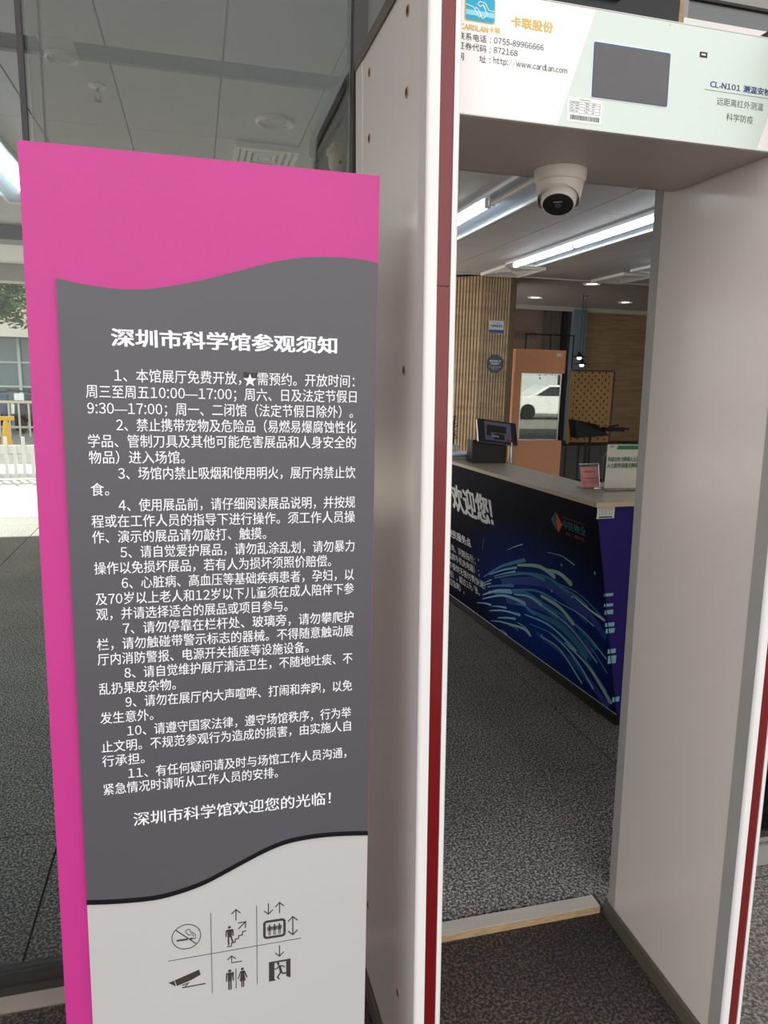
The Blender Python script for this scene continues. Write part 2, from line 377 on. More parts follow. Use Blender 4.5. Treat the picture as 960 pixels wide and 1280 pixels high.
wl = Letters(); wl.run('文明服务', 5.0, 5.6, 2.33, .16, 11.392); wl.run('温馨提示', 4.9, 5.7, 2.05, .14, 11.392)
wl.build('lettering', 'partition', wb2)
# partition inside the left glass
pt = struct(B(.63, .69, 2.25, 3.96, 0, 2.8).build('wall_left', 'partition'))
MB().box(.60, .63, 2.25, 3.98, 2.70, 2.79).box(.612, .63, 2.25, 3.98, 2.655, 2.685).build('cornice', 'frame', pt)
B(.615, .63, 3.93, 3.98, 0, 2.70).build('edge_strip', 'frame', pt)

# shop-front glass, left : fixed pane plus sliding leaf
w1 = struct(MB().box(-2.6, .36, 1.752, 1.80, 0, .028).box(-2.6, .36, 1.760, 1.792, .028, .062).box(-2.6, .36, 1.752, 1.80, 2.70, 2.76).build('window_1', 'frame'))
B(-2.6, .36, 1.765, 1.773, .05, 2.72).build('pane', 'glass', w1)
B(-.338, -.327, 1.750, 1.7645, .05, 2.72).build('gasket', 'frame', w1)
w2 = struct(MB().box(-.322, .36, 1.782, 1.79, .05, 2.72).build('window_2', 'glass2'))
B(-.300, -.297, 1.776, 1.7815, .05, 2.72).build('gasket', 'frame', w2)
d1 = struct(B(.363, .395, 1.745, 1.83, 0, 2.74).build('trim_8', 'frame'))
B(.396, .455, 1.76, 1.84, 0, 2.74).build('jamb_cover', 'partition', d1)
# head of the sliding door
dh = struct(B(.46, 1.185, 1.735, 1.80, 2.30, 2.74).build('trim_9', 'black'))
MB().box(.80, 1.02, 1.715, 1.735, 2.50, 2.56).build('door_closer', 'dark', dh)
# open sliding leaf at the right
d2 = struct(MB().box(1.255, 1.31, 1.742, 1.79, .005, 2.29).box(2.4, 2.46, 1.742, 1.79, .005, 2.29).box(1.31, 2.4, 1.742, 1.79, .005, .095).box(1.31, 2.4, 1.742, 1.79, 2.24, 2.29).build('door_1', 'framel'))
B(1.31, 2.40, 1.762, 1.770, .095, 2.24).build('pane', 'glass2', d2)
tn = struct(MB().box(1.201, 2.46, 1.742, 1.79, 2.32, 2.488).box(1.201, 1.215, 1.742, 1.79, 2.488, 2.534).box(1.201, 2.46, 1.742, 1.79, 2.542, 2.74).build('trim_11', 'framel'))
B(1.215, 2.46, 1.75, 1.78, 2.488, 2.534).build('frosted_panel', 'greymetal', tn); B(1.201, 2.46, 1.741, 1.79, 2.535, 2.5415).build('seal_line', 'black', tn)
B(1.188, 1.2005, 1.742, 1.79, 2.32, 2.60).build('end_strip', 'wood', tn)
B(1.202, 2.46, 1.738, 1.7415, 2.462, 2.488).build('sill_rail', 'headw', tn)
B(1.31, 2.4, 1.735, 1.7415, .088, .095).build('bottom_bead', 'silver', d2)
w3 = struct(MB().box(2.47, 9.05, 1.755, 1.80, 0, .08).box(2.47, 9.05, 1.755, 1.80, 2.68, 2.74).box(2.47, 2.52, 1.755, 1.80, .08, 2.68).box(5.6, 5.66, 1.755, 1.80, .08, 2.68).build('window_3', 'frame'))
B(2.52, 5.6, 1.77, 1.778, .08, 2.68).build('pane', 'glass', w3); B(5.66, 9.05, 1.77, 1.778, .08, 2.68).build('pane', 'glass', w3)

# ================================================================== NOTICE BOARD
SX = Vector((.9998, -.0190, -.003)).normalized(); SZ = Vector((.0040, .0310, .9995)); SZ = (SZ-SX*SZ.dot(SX)).normalized(); SY = SZ.cross(SX)
sign = thing('notice_board', 'tall leaning board in pink, grey and white listing visitor rules in Chinese', 'sign', (-.258, 1.201, 0))
sign.matrix_world = Matrix(((SX.x, SY.x, SZ.x, -.258), (SX.y, SY.y, SZ.y, 1.201), (SX.z, SY.z, SZ.z, .012), (0, 0, 0, 1)))
DV = -.012
def dv(v): return Vector((v.x, v.y, v.z+DV))
MB().prism([(0, .02), (.559, .02), (.559, 1.922), (0, 1.924)], 0, .028).build('pink_backboard', 'pink', sign, dv)
B(.02, .54, .028, .20, 0, .04).build('foot', 'dark', sign)
wt = smooth_curve([(.046, 1.726), (.079, 1.720), (.126, 1.715), (.174, 1.716), (.224, 1.725), (.274, 1.738), (.326, 1.754), (.378, 1.770), (.431, 1.781), (.485, 1.785), (.527, 1.784), (.557, 1.780)], 3)
wbt = smooth_curve([(.046, .658), (.097, .652), (.158, .649), (.201, .654), (.245, .665), (.283, .681), (.322, .699), (.361, .716), (.400, .728), (.440, .732), (.480, .732), (.521, .729), (.557, .725)], 3)
MB().prism(wt+[(p[0], p[1]) for p in reversed(wbt)], -.006, -.0002).build('grey_panel', 'grey', sign, dv)
lo = [(p[0], p[1]-.0078) for p in wbt]
MB().prism([(p[0], p[1]-.0003) for p in wbt]+list(reversed(lo)), -.0085, -.0002).build('black_wave_strip', 'black', sign, dv)
MB().prism([(p[0], p[1]-.0003) for p in lo]+[(.557, .03), (.046, .03)], -.006, -.0002).build('white_panel', 'white_board', sign, dv)
T = Letters(); T.run('深圳市科学馆参观须知', .124, .487, 1.6385, .0300, -.0065, bold=.028); T.build('title_lettering', 'ink', sign, dv)
LN = [(0, '1、本馆展厅免费开放，', .126, .326), (0, '需预约。开放时间：', .353, .519), (1, '周三至周五10:00—17:00；周六、日及法定节假日', .082, .523),
 (2, '9:30—17:00；周一、二闭馆（法定节假日除外）。', .083, .517), (3, '2、禁止携带宠物及危险品（易燃易爆腐蚀性化', .126, .523),
 (4, '学品、管制刀具及其他可能危害展品和人身安全的', .082, .523), (5, '物品）进入场馆。', .082, .232), (6, '3、场馆内禁止吸烟和使用明火，展厅内禁止饮', .126, .523),
 (7, '食。', .083, .111), (8, '4、使用展品前，请仔细阅读展品说明，并按规', .125, .523), (9, '程或在工作人员的指导下进行操作。须工作人员操', .082, .523),
 (10, '作、演示的展品请勿敲打、触摸。', .082, .366), (11, '5、请自觉爱护展品，请勿乱涂乱划，请勿暴力', .125, .523), (12, '操作以免损坏展品，若有人为损坏须照价赔偿。', .083, .481),
 (13, '6、心脏病、高血压等基础疾病患者，孕妇，以', .125, .523), (14, '及70岁以上老人和12岁以下儿童须在成人陪伴下参', .083, .523), (15, '观，并请选择适合的展品或项目参与。', .083, .403),
 (16, '7、请勿停靠在栏杆处、玻璃旁，请勿攀爬护', .124, .523), (17, '栏，请勿触碰带警示标志的器械。不得随意触动展', .082, .523), (18, '厅内消防警报、电源开关插座等设施设备。', .082, .441),
 (19, '8、请自觉维护展厅清洁卫生，不随地吐痰、不', .124, .522), (20, '乱扔果皮杂物。', .082, .208), (21, '9、请勿在展厅内大声喧哗、打闹和奔跑，以免', .124, .522), (22, '发生意外。', .082, .169),
 (23, '10、请遵守国家法律，遵守场馆秩序，行为举', .125, .521), (24, '止文明。不规范参观行为造成的损害，由实施人自', .082, .521), (25, '行承担。', .082, .152),
 (26, '11、有任何疑问请及时与场馆工作人员沟通，', .124, .513), (27, '紧急情况时请听从工作人员的安排。', .082, .385)]
T = Letters()
for i, s_, a, b in LN: T.run(s_, a, b, 1.5795-.02645*i, .0232, -.0065, bold=.006)
T.build('rule_lettering', 'ink', sign, dv)
T = Letters(); T.run('深圳市科学馆欢迎您的光临！', .130, .484, .8025, .0285, -.0065, bold=.010); T.build('closing_lettering', 'ink', sign, dv)
MB().prism([(.329, 1.580), (.352, 1.581), (.353, 1.5905), (.341, 1.5895), (.331, 1.5915)], -.0066, -.0060).build('glue_residue', mat('glue_residue', (72, 62, 60), .9, var=.3, vscale=200), sign, dv)
st = [(.3405+(.0118 if k % 2 == 0 else .0046)*math.sin(k*PI/5), 1.5770+(.0118 if k % 2 == 0 else .0046)*math.cos(k*PI/5)) for k in range(10)]
MB().prism(st, -.0074, -.0066).build('star_sticker', 'ink', sign, dv)
# pictograms
d0, d1 = -.0066, -.0059
IC = []
def icon(n='pictogram'):
    global I
    I = MB(); IC.append((n, I))
def ln(pts, w=.0016): I.strip(pts, w, w, d0, d1)
def blob(c, r): I.disc(c, r, d0, d1, 12)
icon('grid_line'); ln([(.2596, .5975), (.2597, .4284)], .0009); icon('grid_line'); ln([(.3441, .5998), (.3442, .4316)], .0009); icon('grid_line'); ln([(.1813, .5110), (.4284, .5160)], .0009)
icon(); I.ring((.215, .556), .0258, .0013, d0, d1, ry=.0252); ln([(.1965, .5725), (.2325, .5385)], .0016); ln([(.1975, .5505), (.2175, .5505)], .0034); ln([(.2212, .5505), (.2262, .5505)], .0034)
ln([(.2177, .5713), (.2136, .5686), (.2153, .5631), (.2192, .5586), (.2254, .5596), (.2286, .5543)], .0010); ln([(.2177, .5713), (.2226, .5689), (.2221, .5646), (.2277, .5623), (.2314, .557), (.2314, .5539)], .0010)
ln([(.2282, .5523), (.2281, .5487)], .0011); ln([(.2313, .5523), (.2313, .5486)], .0011)
icon(); I.prism([(.181, .4656), (.191, .4680), (.1936, .4560)], d0, d1); I.prism([(.1921, .4688), (.2363, .4830), (.2391, .4724), (.2211, .4638), (.1959, .4563)], d0, d1)
ln([(.2049, .4505), (.2473, .4515)], .0020); ln([(.205, .4555), (.218, .4590)], .0015); ln([(.2106, .4522), (.2152, .4566)], .0015)
icon(); ln([(.2886, .5221), (.2965, .5221), (.2968, .5287), (.3035, .5287), (.3037, .5354), (.3100, .5356), (.3103, .5418), (.3170, .5420), (.3174, .5491), (.3244, .5494)], .0017)
ln([(.3097, .5559), (.3233, .5689)], .0018); ln([(.3094, .5683), (.3236, .5692), (.3227, .5562)], .0018)
blob((.2933, .5622), .0027); ln([(.2869, .5433), (.2876, .5558), (.2993, .5562), (.3002, .5434)], .0022); I.prism([(.2893, .5575), (.2980, .5575), (.2975, .5415), (.2897, .5415)], d0, d1)
ln([(.2912, .5430), (.2915, .5250)], .0028); ln([(.2962, .5430), (.2972, .5370), (.3000, .5290)], .0026)
def arrow(a, b, h=.0082, w=.0017, both=False):
    icon('arrow'); a = Vector(a); b = Vector(b); t = (b-a).normalized(); q = Vector((-t.y, t.x)); ln([tuple(a), tuple(b-t*.001)], w)
    ln([tuple(b-t*h+q*h), tuple(b), tuple(b-t*h-q*h)], w)
    if both: ln([tuple(a+t*h+q*h), tuple(a), tuple(a+t*h-q*h)], w)
arrow((.3056, .5746), (.3058, .5973)); arrow((.3872, .5765), (.3873, .5990)); arrow((.3663, .6004), (.3662, .5777)); arrow((.3871, .5076), (.3870, .4843))
arrow((.4125, .5262), (.4125, .5651), .0090, .0020, True); icon('arrow'); ln([(.3159, .4866), (.2965, .4866), (.2966, .5005)], .0016); ln([(.2887, .4940), (.2966, .5011), (.3042, .4940)], .0016)
def rrect(x0, x1, y0, y1, r, n=5):
    o = []
    for cx, cy, a in ((x1-r, y1-r, 0), (x0+r, y1-r, PI/2), (x0+r, y0+r, PI), (x1-r, y0+r, 1.5*PI)):
        o += [(cx+r*math.cos(a+PI/2*k/n), cy+r*math.sin(a+PI/2*k/n)) for k in range(n+1)]
    return o
icon(); rr = rrect(.3584, .3966, .5280, .5622, .005); I.strip(rr+rr[:2], .0046, .0046, d0, d1)
for cx in (.3682, .3776, .3870):
    blob((cx, .5532), .0017); I.prism([(cx-.0028, .5508), (cx+.0028, .5508), (cx+.0022, .5420), (cx-.0022, .5420)], d0, d1); ln([(cx-.0037, .5505), (cx-.0038, .5430)], .0012); ln([(cx+.0037, .5505), (cx+.0038, .5430)], .0012)
    ln([(cx-.0013, .5425), (cx-.0013, .5325)], .0013); ln([(cx+.0013, .5425), (cx+.0013, .5325)], .0013)
icon(); blob((.2927, .4698), .0030); I.prism([(.2884, .4655), (.2970, .4655), (.2962, .4480), (.2892, .4480)], d0, d1); ln([(.2862, .4480), (.2870, .4650), (.2985, .4650), (.2992, .4480)], .0022)
ln([(.2908, .4490), (.2908, .4297)], .0026); ln([(.2946, .4490), (.2946, .4297)], .0026)
ln([(.3042, .4729), (.3042, .4305)], .0014)
blob((.3165, .4698), .0028); I.prism([(.3143, .4655), (.3190, .4655), (.3222, .4440), (.3110, .4440)], d0, d1); ln([(.3082, .4500), (.3135, .4648), (.3196, .4648), (.3250, .4500)], .0018); ln([(.3150, .4445), (.3150, .4310)], .0022); ln([(.3183, .4445), (.3183, .4310)], .0022)
icon(); I.prism([(.3666, .4745), (.3771, .4747), (.3769, .4356), (.3801, .4332), (.3666, .4325)], d0, d1); I.prism([(.3771, .4747), (.3996, .4751), (.3996, .4718), (.3771, .4713)], d0, d1); I.prism([(.3996, .4751), (.408, .4754), (.408, .4339), (.400, .4385)], d0, d1)
blob((.3843, .4683), .0026); ln([(.377, .4576), (.3824, .4584), (.3852, .4636), (.3933, .4623), (.3967, .4583)], .0020); ln([(.3870, .4640), (.3899, .4493)], .0046); ln([(.3899, .4500), (.3826, .4393), (.3866, .4345)], .0026); ln([(.3899, .4493), (.3932, .4458), (.3996, .4458)], .0026)
for n_, i_ in IC: tag(i_.build(n_, 'dark_ink', sign, dv), kind='stuff' if False else None)

# ================================================================== SECURITY GATE
GX, GY = .4047, 1.167
gate = thing('security_gate', 'walk-through body scanner arch with white posts, red strips and printed header', 'gate', (GX, GY, 0))
def gx(v, skew=0): return Vector((v.x-.0154*v.z+skew*(v.y-1.167)-GX, v.y+.0166*v.z-GY, v.z))
def gl(v): return gx(v, -.010)
def gr_(v): return gx(v, .0175)
XL0, XL1, XR0, XR1, Y0, YB, ZP = .4047, .4611, 1.1611, 1.2145, 1.167, 1.664, 2.262
def post(x0, x1, inner, xf, label):
    p = bpy.data.objects.new('post', None); COL.objects.link(p); p.parent = gate; p['label'] = label
    def bld(mb, *a, **k): return mb.build(*a, parent=p, xf=xf, **k)
    # front extrusion, rounded arrises, groove for the strip
    r = .007; pts = []
    for cx, a in ((x0+r, PI), (x1-r, 1.5*PI)):
        pts += [(cx+r*math.cos(a+PI/2*k/5), Y0+r+r*math.sin(a+PI/2*k/5)) for k in range(6)]
    w = (x1-x0); s0, s1 = (x0+w*.355, x0+w*.79) if inner == 'r' else (x0+w*.305, x0+w*.765)
    left = pts[:6]+[(s0, Y0), (s0, Y0+.004), (s0, Y0+.03), (x0, Y0+.03)]; right = [(s1, Y0), *pts[6:], (x1, Y0+.03), (s1, Y0+.03)]
    bld(MB().prism(left, .0, ZP, 'xy').prism(right, .0, ZP, 'xy').box(s0, s1, Y0+.008, Y0+.03, 0, ZP), 'front_profile', 'alu', smooth=True)
    for z0, z1 in ((.02, 1.739), (1.7405, 2.26)):
        bld(MB().box(s0+.0004, s1-.0004, Y0+.0015, Y0+.0079, z0, z1), 'red_strip', 'red', bevel=.001)
    bld(MB().box(x0+.0006, x1-.0006, Y0+.0302, Y0+.0455, 0, ZP), 'side_profile', 'postframe' if inner == 'r' else 'darkframe')
    xa = x0-.0004 if True else x1
    bld(MB().box(x0-.0005, x0-.0001, Y0+.0085, Y0+.0456, 0, ZP), 'side_strip', 'postframe' if inner == 'r' else 'darkframe')
    bld(MB().box(x0+.0012, x1-.0012, Y0+.0462, 1.6295, .0, ZP-.002), 'side_panel', 'postside')
    bld(MB().box(x0, x1, 1.630, YB+(.026 if inner == 'r' else 0), 0, ZP), 'rear_profile', 'postside' if inner == 'r' else 'darkframe')
    bld(MB().box(x0-.003, x1+.003, Y0+.0475, YB+.028, ZP-.003, ZP+.025), 'top_cap', 'bronze', bevel=.002)
    # skirting each side of the foot
    for sgn in (0, 1):
        a = (x0-.0105, x0-.0002) if sgn == 0 else (x1+.0002, x1+.0105)
        bld(MB().box(a[0], a[1], Y0+.002, YB+.006, 0, .046).box(a[0]-.001, a[1]+.001, Y0+.004, YB+.004, .016, .020), 'skirting', 'skirting')
    return p, bld
pl, bl_ = post(XL0, XL1, 'r', gl, 'left post, partly hidden by the notice board')
for y, z in ((1.289, 2.211), (1.291, 2.081), (1.5645, 2.213), (1.566, 2.085), (1.291, 1.60), (1.566, 1.60), (1.291, .25), (1.566, .25)):
    c = MB().lathe([(.0095, 0), (.0095, .0012), (.0070, .0018), (.0070, -.001)], (XL0+.0011, y, z), 20, Matrix.Rotation(-PI/2, 3, 'Y')); s_ = bl_(c, 'screw_ring', 'brass', smooth=True)
    bl_(MB().lathe([(.0068, 0), (.0068, .0010), (.0030, .0022)], (XL0+.0008, y, z), 16, Matrix.Rotation(-PI/2, 3, 'Y')), 'screw_head', 'hole', smooth=True)
pr, br_ = post(XR0, XR1, 'l', gr_, 'right post, showing its pale inner panel')
# header
HX0, HX1, HY0, HY1, HZ0, HZ1 = XL1+.0005, XR0-.0005, 1.255, 1.577, 2.044, 2.247
hd = bpy.data.objects.new('header', None); COL.objects.link(hd); hd.parent = gate
def H(mb, *a, **k): return mb.build(*a, parent=hd, xf=gx, **k)
H(MB().box(HX0, HX1, HY0+.004, HY1, HZ0+.0035, HZ1), 'housing', 'under', bevel=.0015)
H(MB().box(HX0, HX1, HY0+.008, HY1+.001, HZ0, HZ0+.003).box(HX0, HX1, HY1-.002, HY1+.003, HZ0, HZ0+.012), 'underside_plate', 'under')
H(MB().box(HX0, HX1, HY0-.001, HY0+.0075, HZ0, HZ0+.0022).box(HX0, HX1, HY0-.001, HY0+.0075, HZ1-.0016, HZ1), 'edge_bead', 'trimw')
H(MB().box(HX0, HX1, HY0, HY0+.0038, HZ0+.0023, HZ1-.0018), 'white_face', 'headw')
H(MB().prism([(.6805, HZ0+.0024), (.7465, HZ1-.0019), (HX1, HZ1-.0019), (HX1, 2.188), (1.1135, HZ0+.0024)], HY0-.0004, HY0-.0001), 'pale_green_print', 'headg')
H(MB().prism(rrect(.7435, .9060, 2.0985, 2.1935, .004), HY0-.0012, HY0-.0004), 'screen_bezel', 'headw')
H(MB().prism(rrect(.7450, .9048, 2.0997, 2.1922, .003), HY0-.0016, HY0-.0012), 'screen_border', 'blue')
H(MB().prism(rrect(.7462, .9036, 2.1006, 2.1905, .003), HY0-.0020, HY0-.0016), 'screen', 'screen')
H(MB().box(.968, .984, HY0-.0012, HY0-.0003, 2.1945, 2.2035), 'sensor_window', 'hole')
H(MB().box(.971, .980, HY0-.0016, HY0-.0012, 2.1975, 2.2005), 'sensor_tongue', 'headw')
yy = HY0-.0006
T = Letters(); T.run('卡联股份', .583, .663, 2.2030, .0180, yy, bold=.025); T.build('gold_lettering', 'gold', hd, gx)
T = Letters(); T.run('CARDLAN', .4885, .5395, 2.1835, .0112, yy, bold=.03); T.run('卡联', .5415, .5625, 2.1850, .0098, yy, bold=.01); T.build('emblem_lettering', 'gold', hd, gx)
T = Letters()
T.run('联系电话', .4845, .5375, 2.1683, .0128, yy); T.run('：', .5440, .5456, 2.1683, .0122, yy); T.run('0755-89966666', .5515, .6465, 2.1690, .0128, yy)
T.run('证券代码', .4845, .5375, 2.1530, .0128, yy); T.run('：', .5440, .5456, 2.1530, .0122, yy); T.run('872168', .5515, .5965, 2.1537, .0128, yy)
T.run('网', .4845, .4965, 2.1360, .0128, yy); T.run('址', .5250, .5375, 2.1362, .0128, yy); T.run('：', .5440, .5456, 2.1362, .0122, yy); T.run('http://www.cardlan.com', .5515, .6945, 2.1372, .0128, yy)
T.build('contact_lettering', 'dark_ink', hd, gx)
T = Letters(); T.run('CL-N101 测温安检门', .996, 1.1500, 2.1505, .0135, yy, bold=.03); T.build('model_lettering', 'blue_deep', hd, gx)
T = Letters(); T.run('远距离红外测温', 1.0135, 1.1200, 2.1225, .0148, yy); T.run('科学防疫', 1.0375, 1.0990, 2.0970, .0150, yy); T.build('slogan_lettering', 'dark_ink', hd, gx)
D = MB()
for k in range(48): D.box(.985+k*.0037, .985+k*.0037+.0018, HY0-.0009, HY0-.0004, 2.1393, 2.1405)
H(D, 'dotted_rule', 'dark_ink')
# emblem
H(MB().prism(rrect(.4960, .5520, 2.1940, 2.2345, .005), HY0-.0008, HY0-.0002), 'emblem_border', 'gold')
H(MB().prism(rrect(.4975, .5505, 2.1953, 2.2330, .004), HY0-.0012, HY0-.0008), 'emblem_field', 'cyan')
H(MB().box(.4976, .5504, HY0-.0014, HY0-.0012, 2.2030, 2.2110), 'emblem_band', 'pale_cyan')
E1 = MB(); z0_ = HY0-.0017
for pts in ([(.4976, 2.2185), (.5100, 2.2160), (.5150, 2.2120)], [(.5505, 2.2135), (.5400, 2.2140), (.5330, 2.2240), (.5230, 2.2260), (.5190, 2.2210), (.5240, 2.2180), (.5290, 2.2215), (.5370, 2.2080), (.5300, 2.2000), (.5240, 2.2025)], [(.5160, 2.2160), (.5140, 2.2120), (.5220, 2.2010), (.5265, 2.2025), (.5195, 2.2140), (.5150, 2.2165)]):
    E1.strip(pts, .0012, .0012, z0_, z0_+.0003)
H(E1, 'emblem_lines', 'ink')
# rating label
H(MB().box(.698, .769, HY0-.0008, HY0-.0005, 2.0545, 2.0955), 'rating_label', 'sticker')
D = MB(); zz = (HY0-.0010, HY0-.0008)
for z in (2.0890, 2.0850, 2.0800, 2.0750, 2.0700): D.box(.7025, .7645, zz[0], zz[1], z-.0002, z+.0002)
D.box(.7025, .7029, zz[0], zz[1], 2.0700, 2.0890); D.box(.7641, .7645, zz[0], zz[1], 2.0700, 2.0890); D.box(.7325, .7329, zz[0], zz[1], 2.0700, 2.0800)
D.box(.722, .744, zz[0], zz[1], 2.0922, 2.0930)
random.seed(3); x = .7045
while x < .763:
    w = random.choice((.0006, .0009, .0013)); D.box(x, x+w, zz[0], zz[1], 2.0580, 2.0660); x += w+random.choice((.0007, .001))
for z in (2.0870, 2.0825, 2.0775, 2.0725):
    for a in (.705, .714, .735, .748): D.box(a, a+random.uniform(.004, .008), zz[0], zz[1], z-.0005, z+.0005)
H(D, 'label_print', 'dark_ink')
MB().prism([(.8985, 2.2385), (.9015, 2.2385), (.9022, 2.2402), (.8990, 2.2402)], HY0-.0006, HY0-.0002).build('scuff_mark', 'under', hd, gx)

# dome camera under the header
DC = Vector((.822-.0154*2.044, 1.508+.0166*2.044, 2.0436))
cam1 = thing('dome_camera', 'cream turret security camera hanging under the scanner header', 'camera', DC)
MB().lathe([(.057, 0), (.0575, -.004), (.0565, -.020), (.0545, -.024), (.0520, -.0255)], n=40).build('mounting_ring', 'cam_white', cam1, smooth=True)
cup = MB().lathe([(.0520, -.0256), (.0500, -.040), (.0465, -.060), (.0430, -.074), (.0395, -.074), (.0420, -.060), (.0455, -.040), (.0470, -.030)], n=48)
look = Vector((-.26, -.42, -.87)).normalized()
oc = cup.build('cup', 'cam_white', cam1, smooth=True)
bm = bmesh.new(); bm.from_mesh(oc.data)
bmesh.ops.bisect_plane(bm, geom=bm.verts[:]+bm.edges[:]+bm.faces[:], plane_co=Vector((0, 0, -.044))+look*.020, plane_no=look, clear_outer=True)
bm.to_mesh(oc.data); bm.free()
rot = look.to_track_quat('Z', 'Y').to_matrix(); cc = Vector((-.001, -.003, -.050))
prof = [(.002, -.0405)]+[(.0405*math.sin(a), -.0405*math.cos(a)) for a in [PI*k/16 for k in range(1, 12)]]+[(.0385, .0185), (.0365, .0240), (.0355, .0265), (.0340, .0280)]
MB().lathe(prof, cc, 40, rot).build('eyeball', 'cam_white', cam1, smooth=True)
fp = MB().lathe([(.0338, .0262), (.0338, .0278), (.0320, .0292), (.001, .0300)], cc, 40, rot).build('lens_cover', 'lens', cam1, smooth=True)
MB().lathe([(.0072, .0297), (.0072, .0306), (.004, .0310)], cc, 20, rot).build('lens', 'screen', fp, smooth=True)
MB().box(-.0095, .0095, .010, .0118, .0302, .0306).add([], []).build('maker_mark', 'under', fp, lambda v: rot @ v+cc)

# ================================================================== THRESHOLD BOARD
tb = thing('threshold_board', 'pale painted wooden board across the floor behind the scanner opening', 'board', (.80, 1.691, 0))
MB().box(-.322, .352, -.016, .030, .004, .024).build('painted_top', 'thresh', tb, lambda v: Vector((v.x, v.y+.006*v.x, v.z)))
MB().box(-.322, .352, -.018, -.0165, 0, .021).box(-.322, .352, -.016, .030, 0, .0038).build('raw_edge', 'wood', tb, lambda v: Vector((v.x, v.y+.006*v.x, v.z)))
lf = MB().prism([(0, 0), (.012, .003), (.022, -.002), (.030, .004), (.026, .013), (.014, .012), (.004, .010)], .0006, .0014, 'xy').build('floor_stain', 'hole', None, None, loc=(0, 0, 0)); lf.location = (.965, 1.585, .0); tag(lf, 'small black fragment lying on the floor inside the scanner', 'litter')

# ================================================================== RECEPTION COUNTER
AX = Vector((-.069, .9976, 0)); BX = Vector((.9976, .069, 0)); CO = Vector((1.65, 2.69, 0))
ctr = thing('reception_counter', 'dark blue printed reception counter with pale wooden top and slanting front', 'counter', CO, math.atan2(.069, .9976))
# local frame: x = into the counter, y = along it (away), z up.   front slants from x=0 at the top to x=.2 at the foot
L_ = 3.6
def cf(v):      # poster plane: (s along, depth, t down from the top) -> local
    s, d, t = v; n = Vector((-1.0, 0, -.2)).normalized()
    return Vector((.2*t/1.0, s, 1.08-t*.9806))+n*(-d)
MB().prism([(.003, 1.062), (.60, 1.062), (.60, .05), (.2035, .05)], 0, 0).f  # (profile note)
V = [(.004, 1.060), (.29, 1.060), (.29, .075), (.2010, .075)]
MB().add([(x, y, z) for y in (.003, L_) for x, z in V], [(0, 1, 2, 3), (7, 6, 5, 4), (0, 4, 5, 1), (1, 5, 6, 2), (2, 6, 7, 3), (3, 7, 4, 0)]).build('body', 'indigo', ctr)
pn = MB().box(0, L_, -.004, .0, .020, 1.026).build('front_panel', 'navy', ctr, cf)
pn.data.materials[0] = M['navy']
MB().box(0, L_, -.0052, -.0042, 1.0215, 1.026).build('panel_edge', 'trimw', ctr, cf)
MB().box(.225, .29, .03, L_, 0, .0745).build('plinth', 'plinth', ctr); MB().box(.2902, .52, .004, .04, .0, 1.06).build('end_wing', 'indigo', ctr)
tp = MB().prism([(-.006, -.012), (.54, -.012), (.54, .50), (.30, .56), (.30, L_), (-.006, L_)], 1.0605, 1.0802, 'xy').build('worktop', 'worktop', ctr)
MB().box(-.0075, -.0062, -.013, L_, 1.0605, 1.0798).box(-.0075, .54, -.0135, -.0122, 1.0605, 1.0798).build('edge_band', 'worktop_edge', tp)
MB().box(.31, .60, .62, L_, .0, .74).build('desk_carcass', 'cabinet', ctr); MB().box(.31, .95, .57, L_, .741, .765).build('desk_top', 'worktop', ctr)
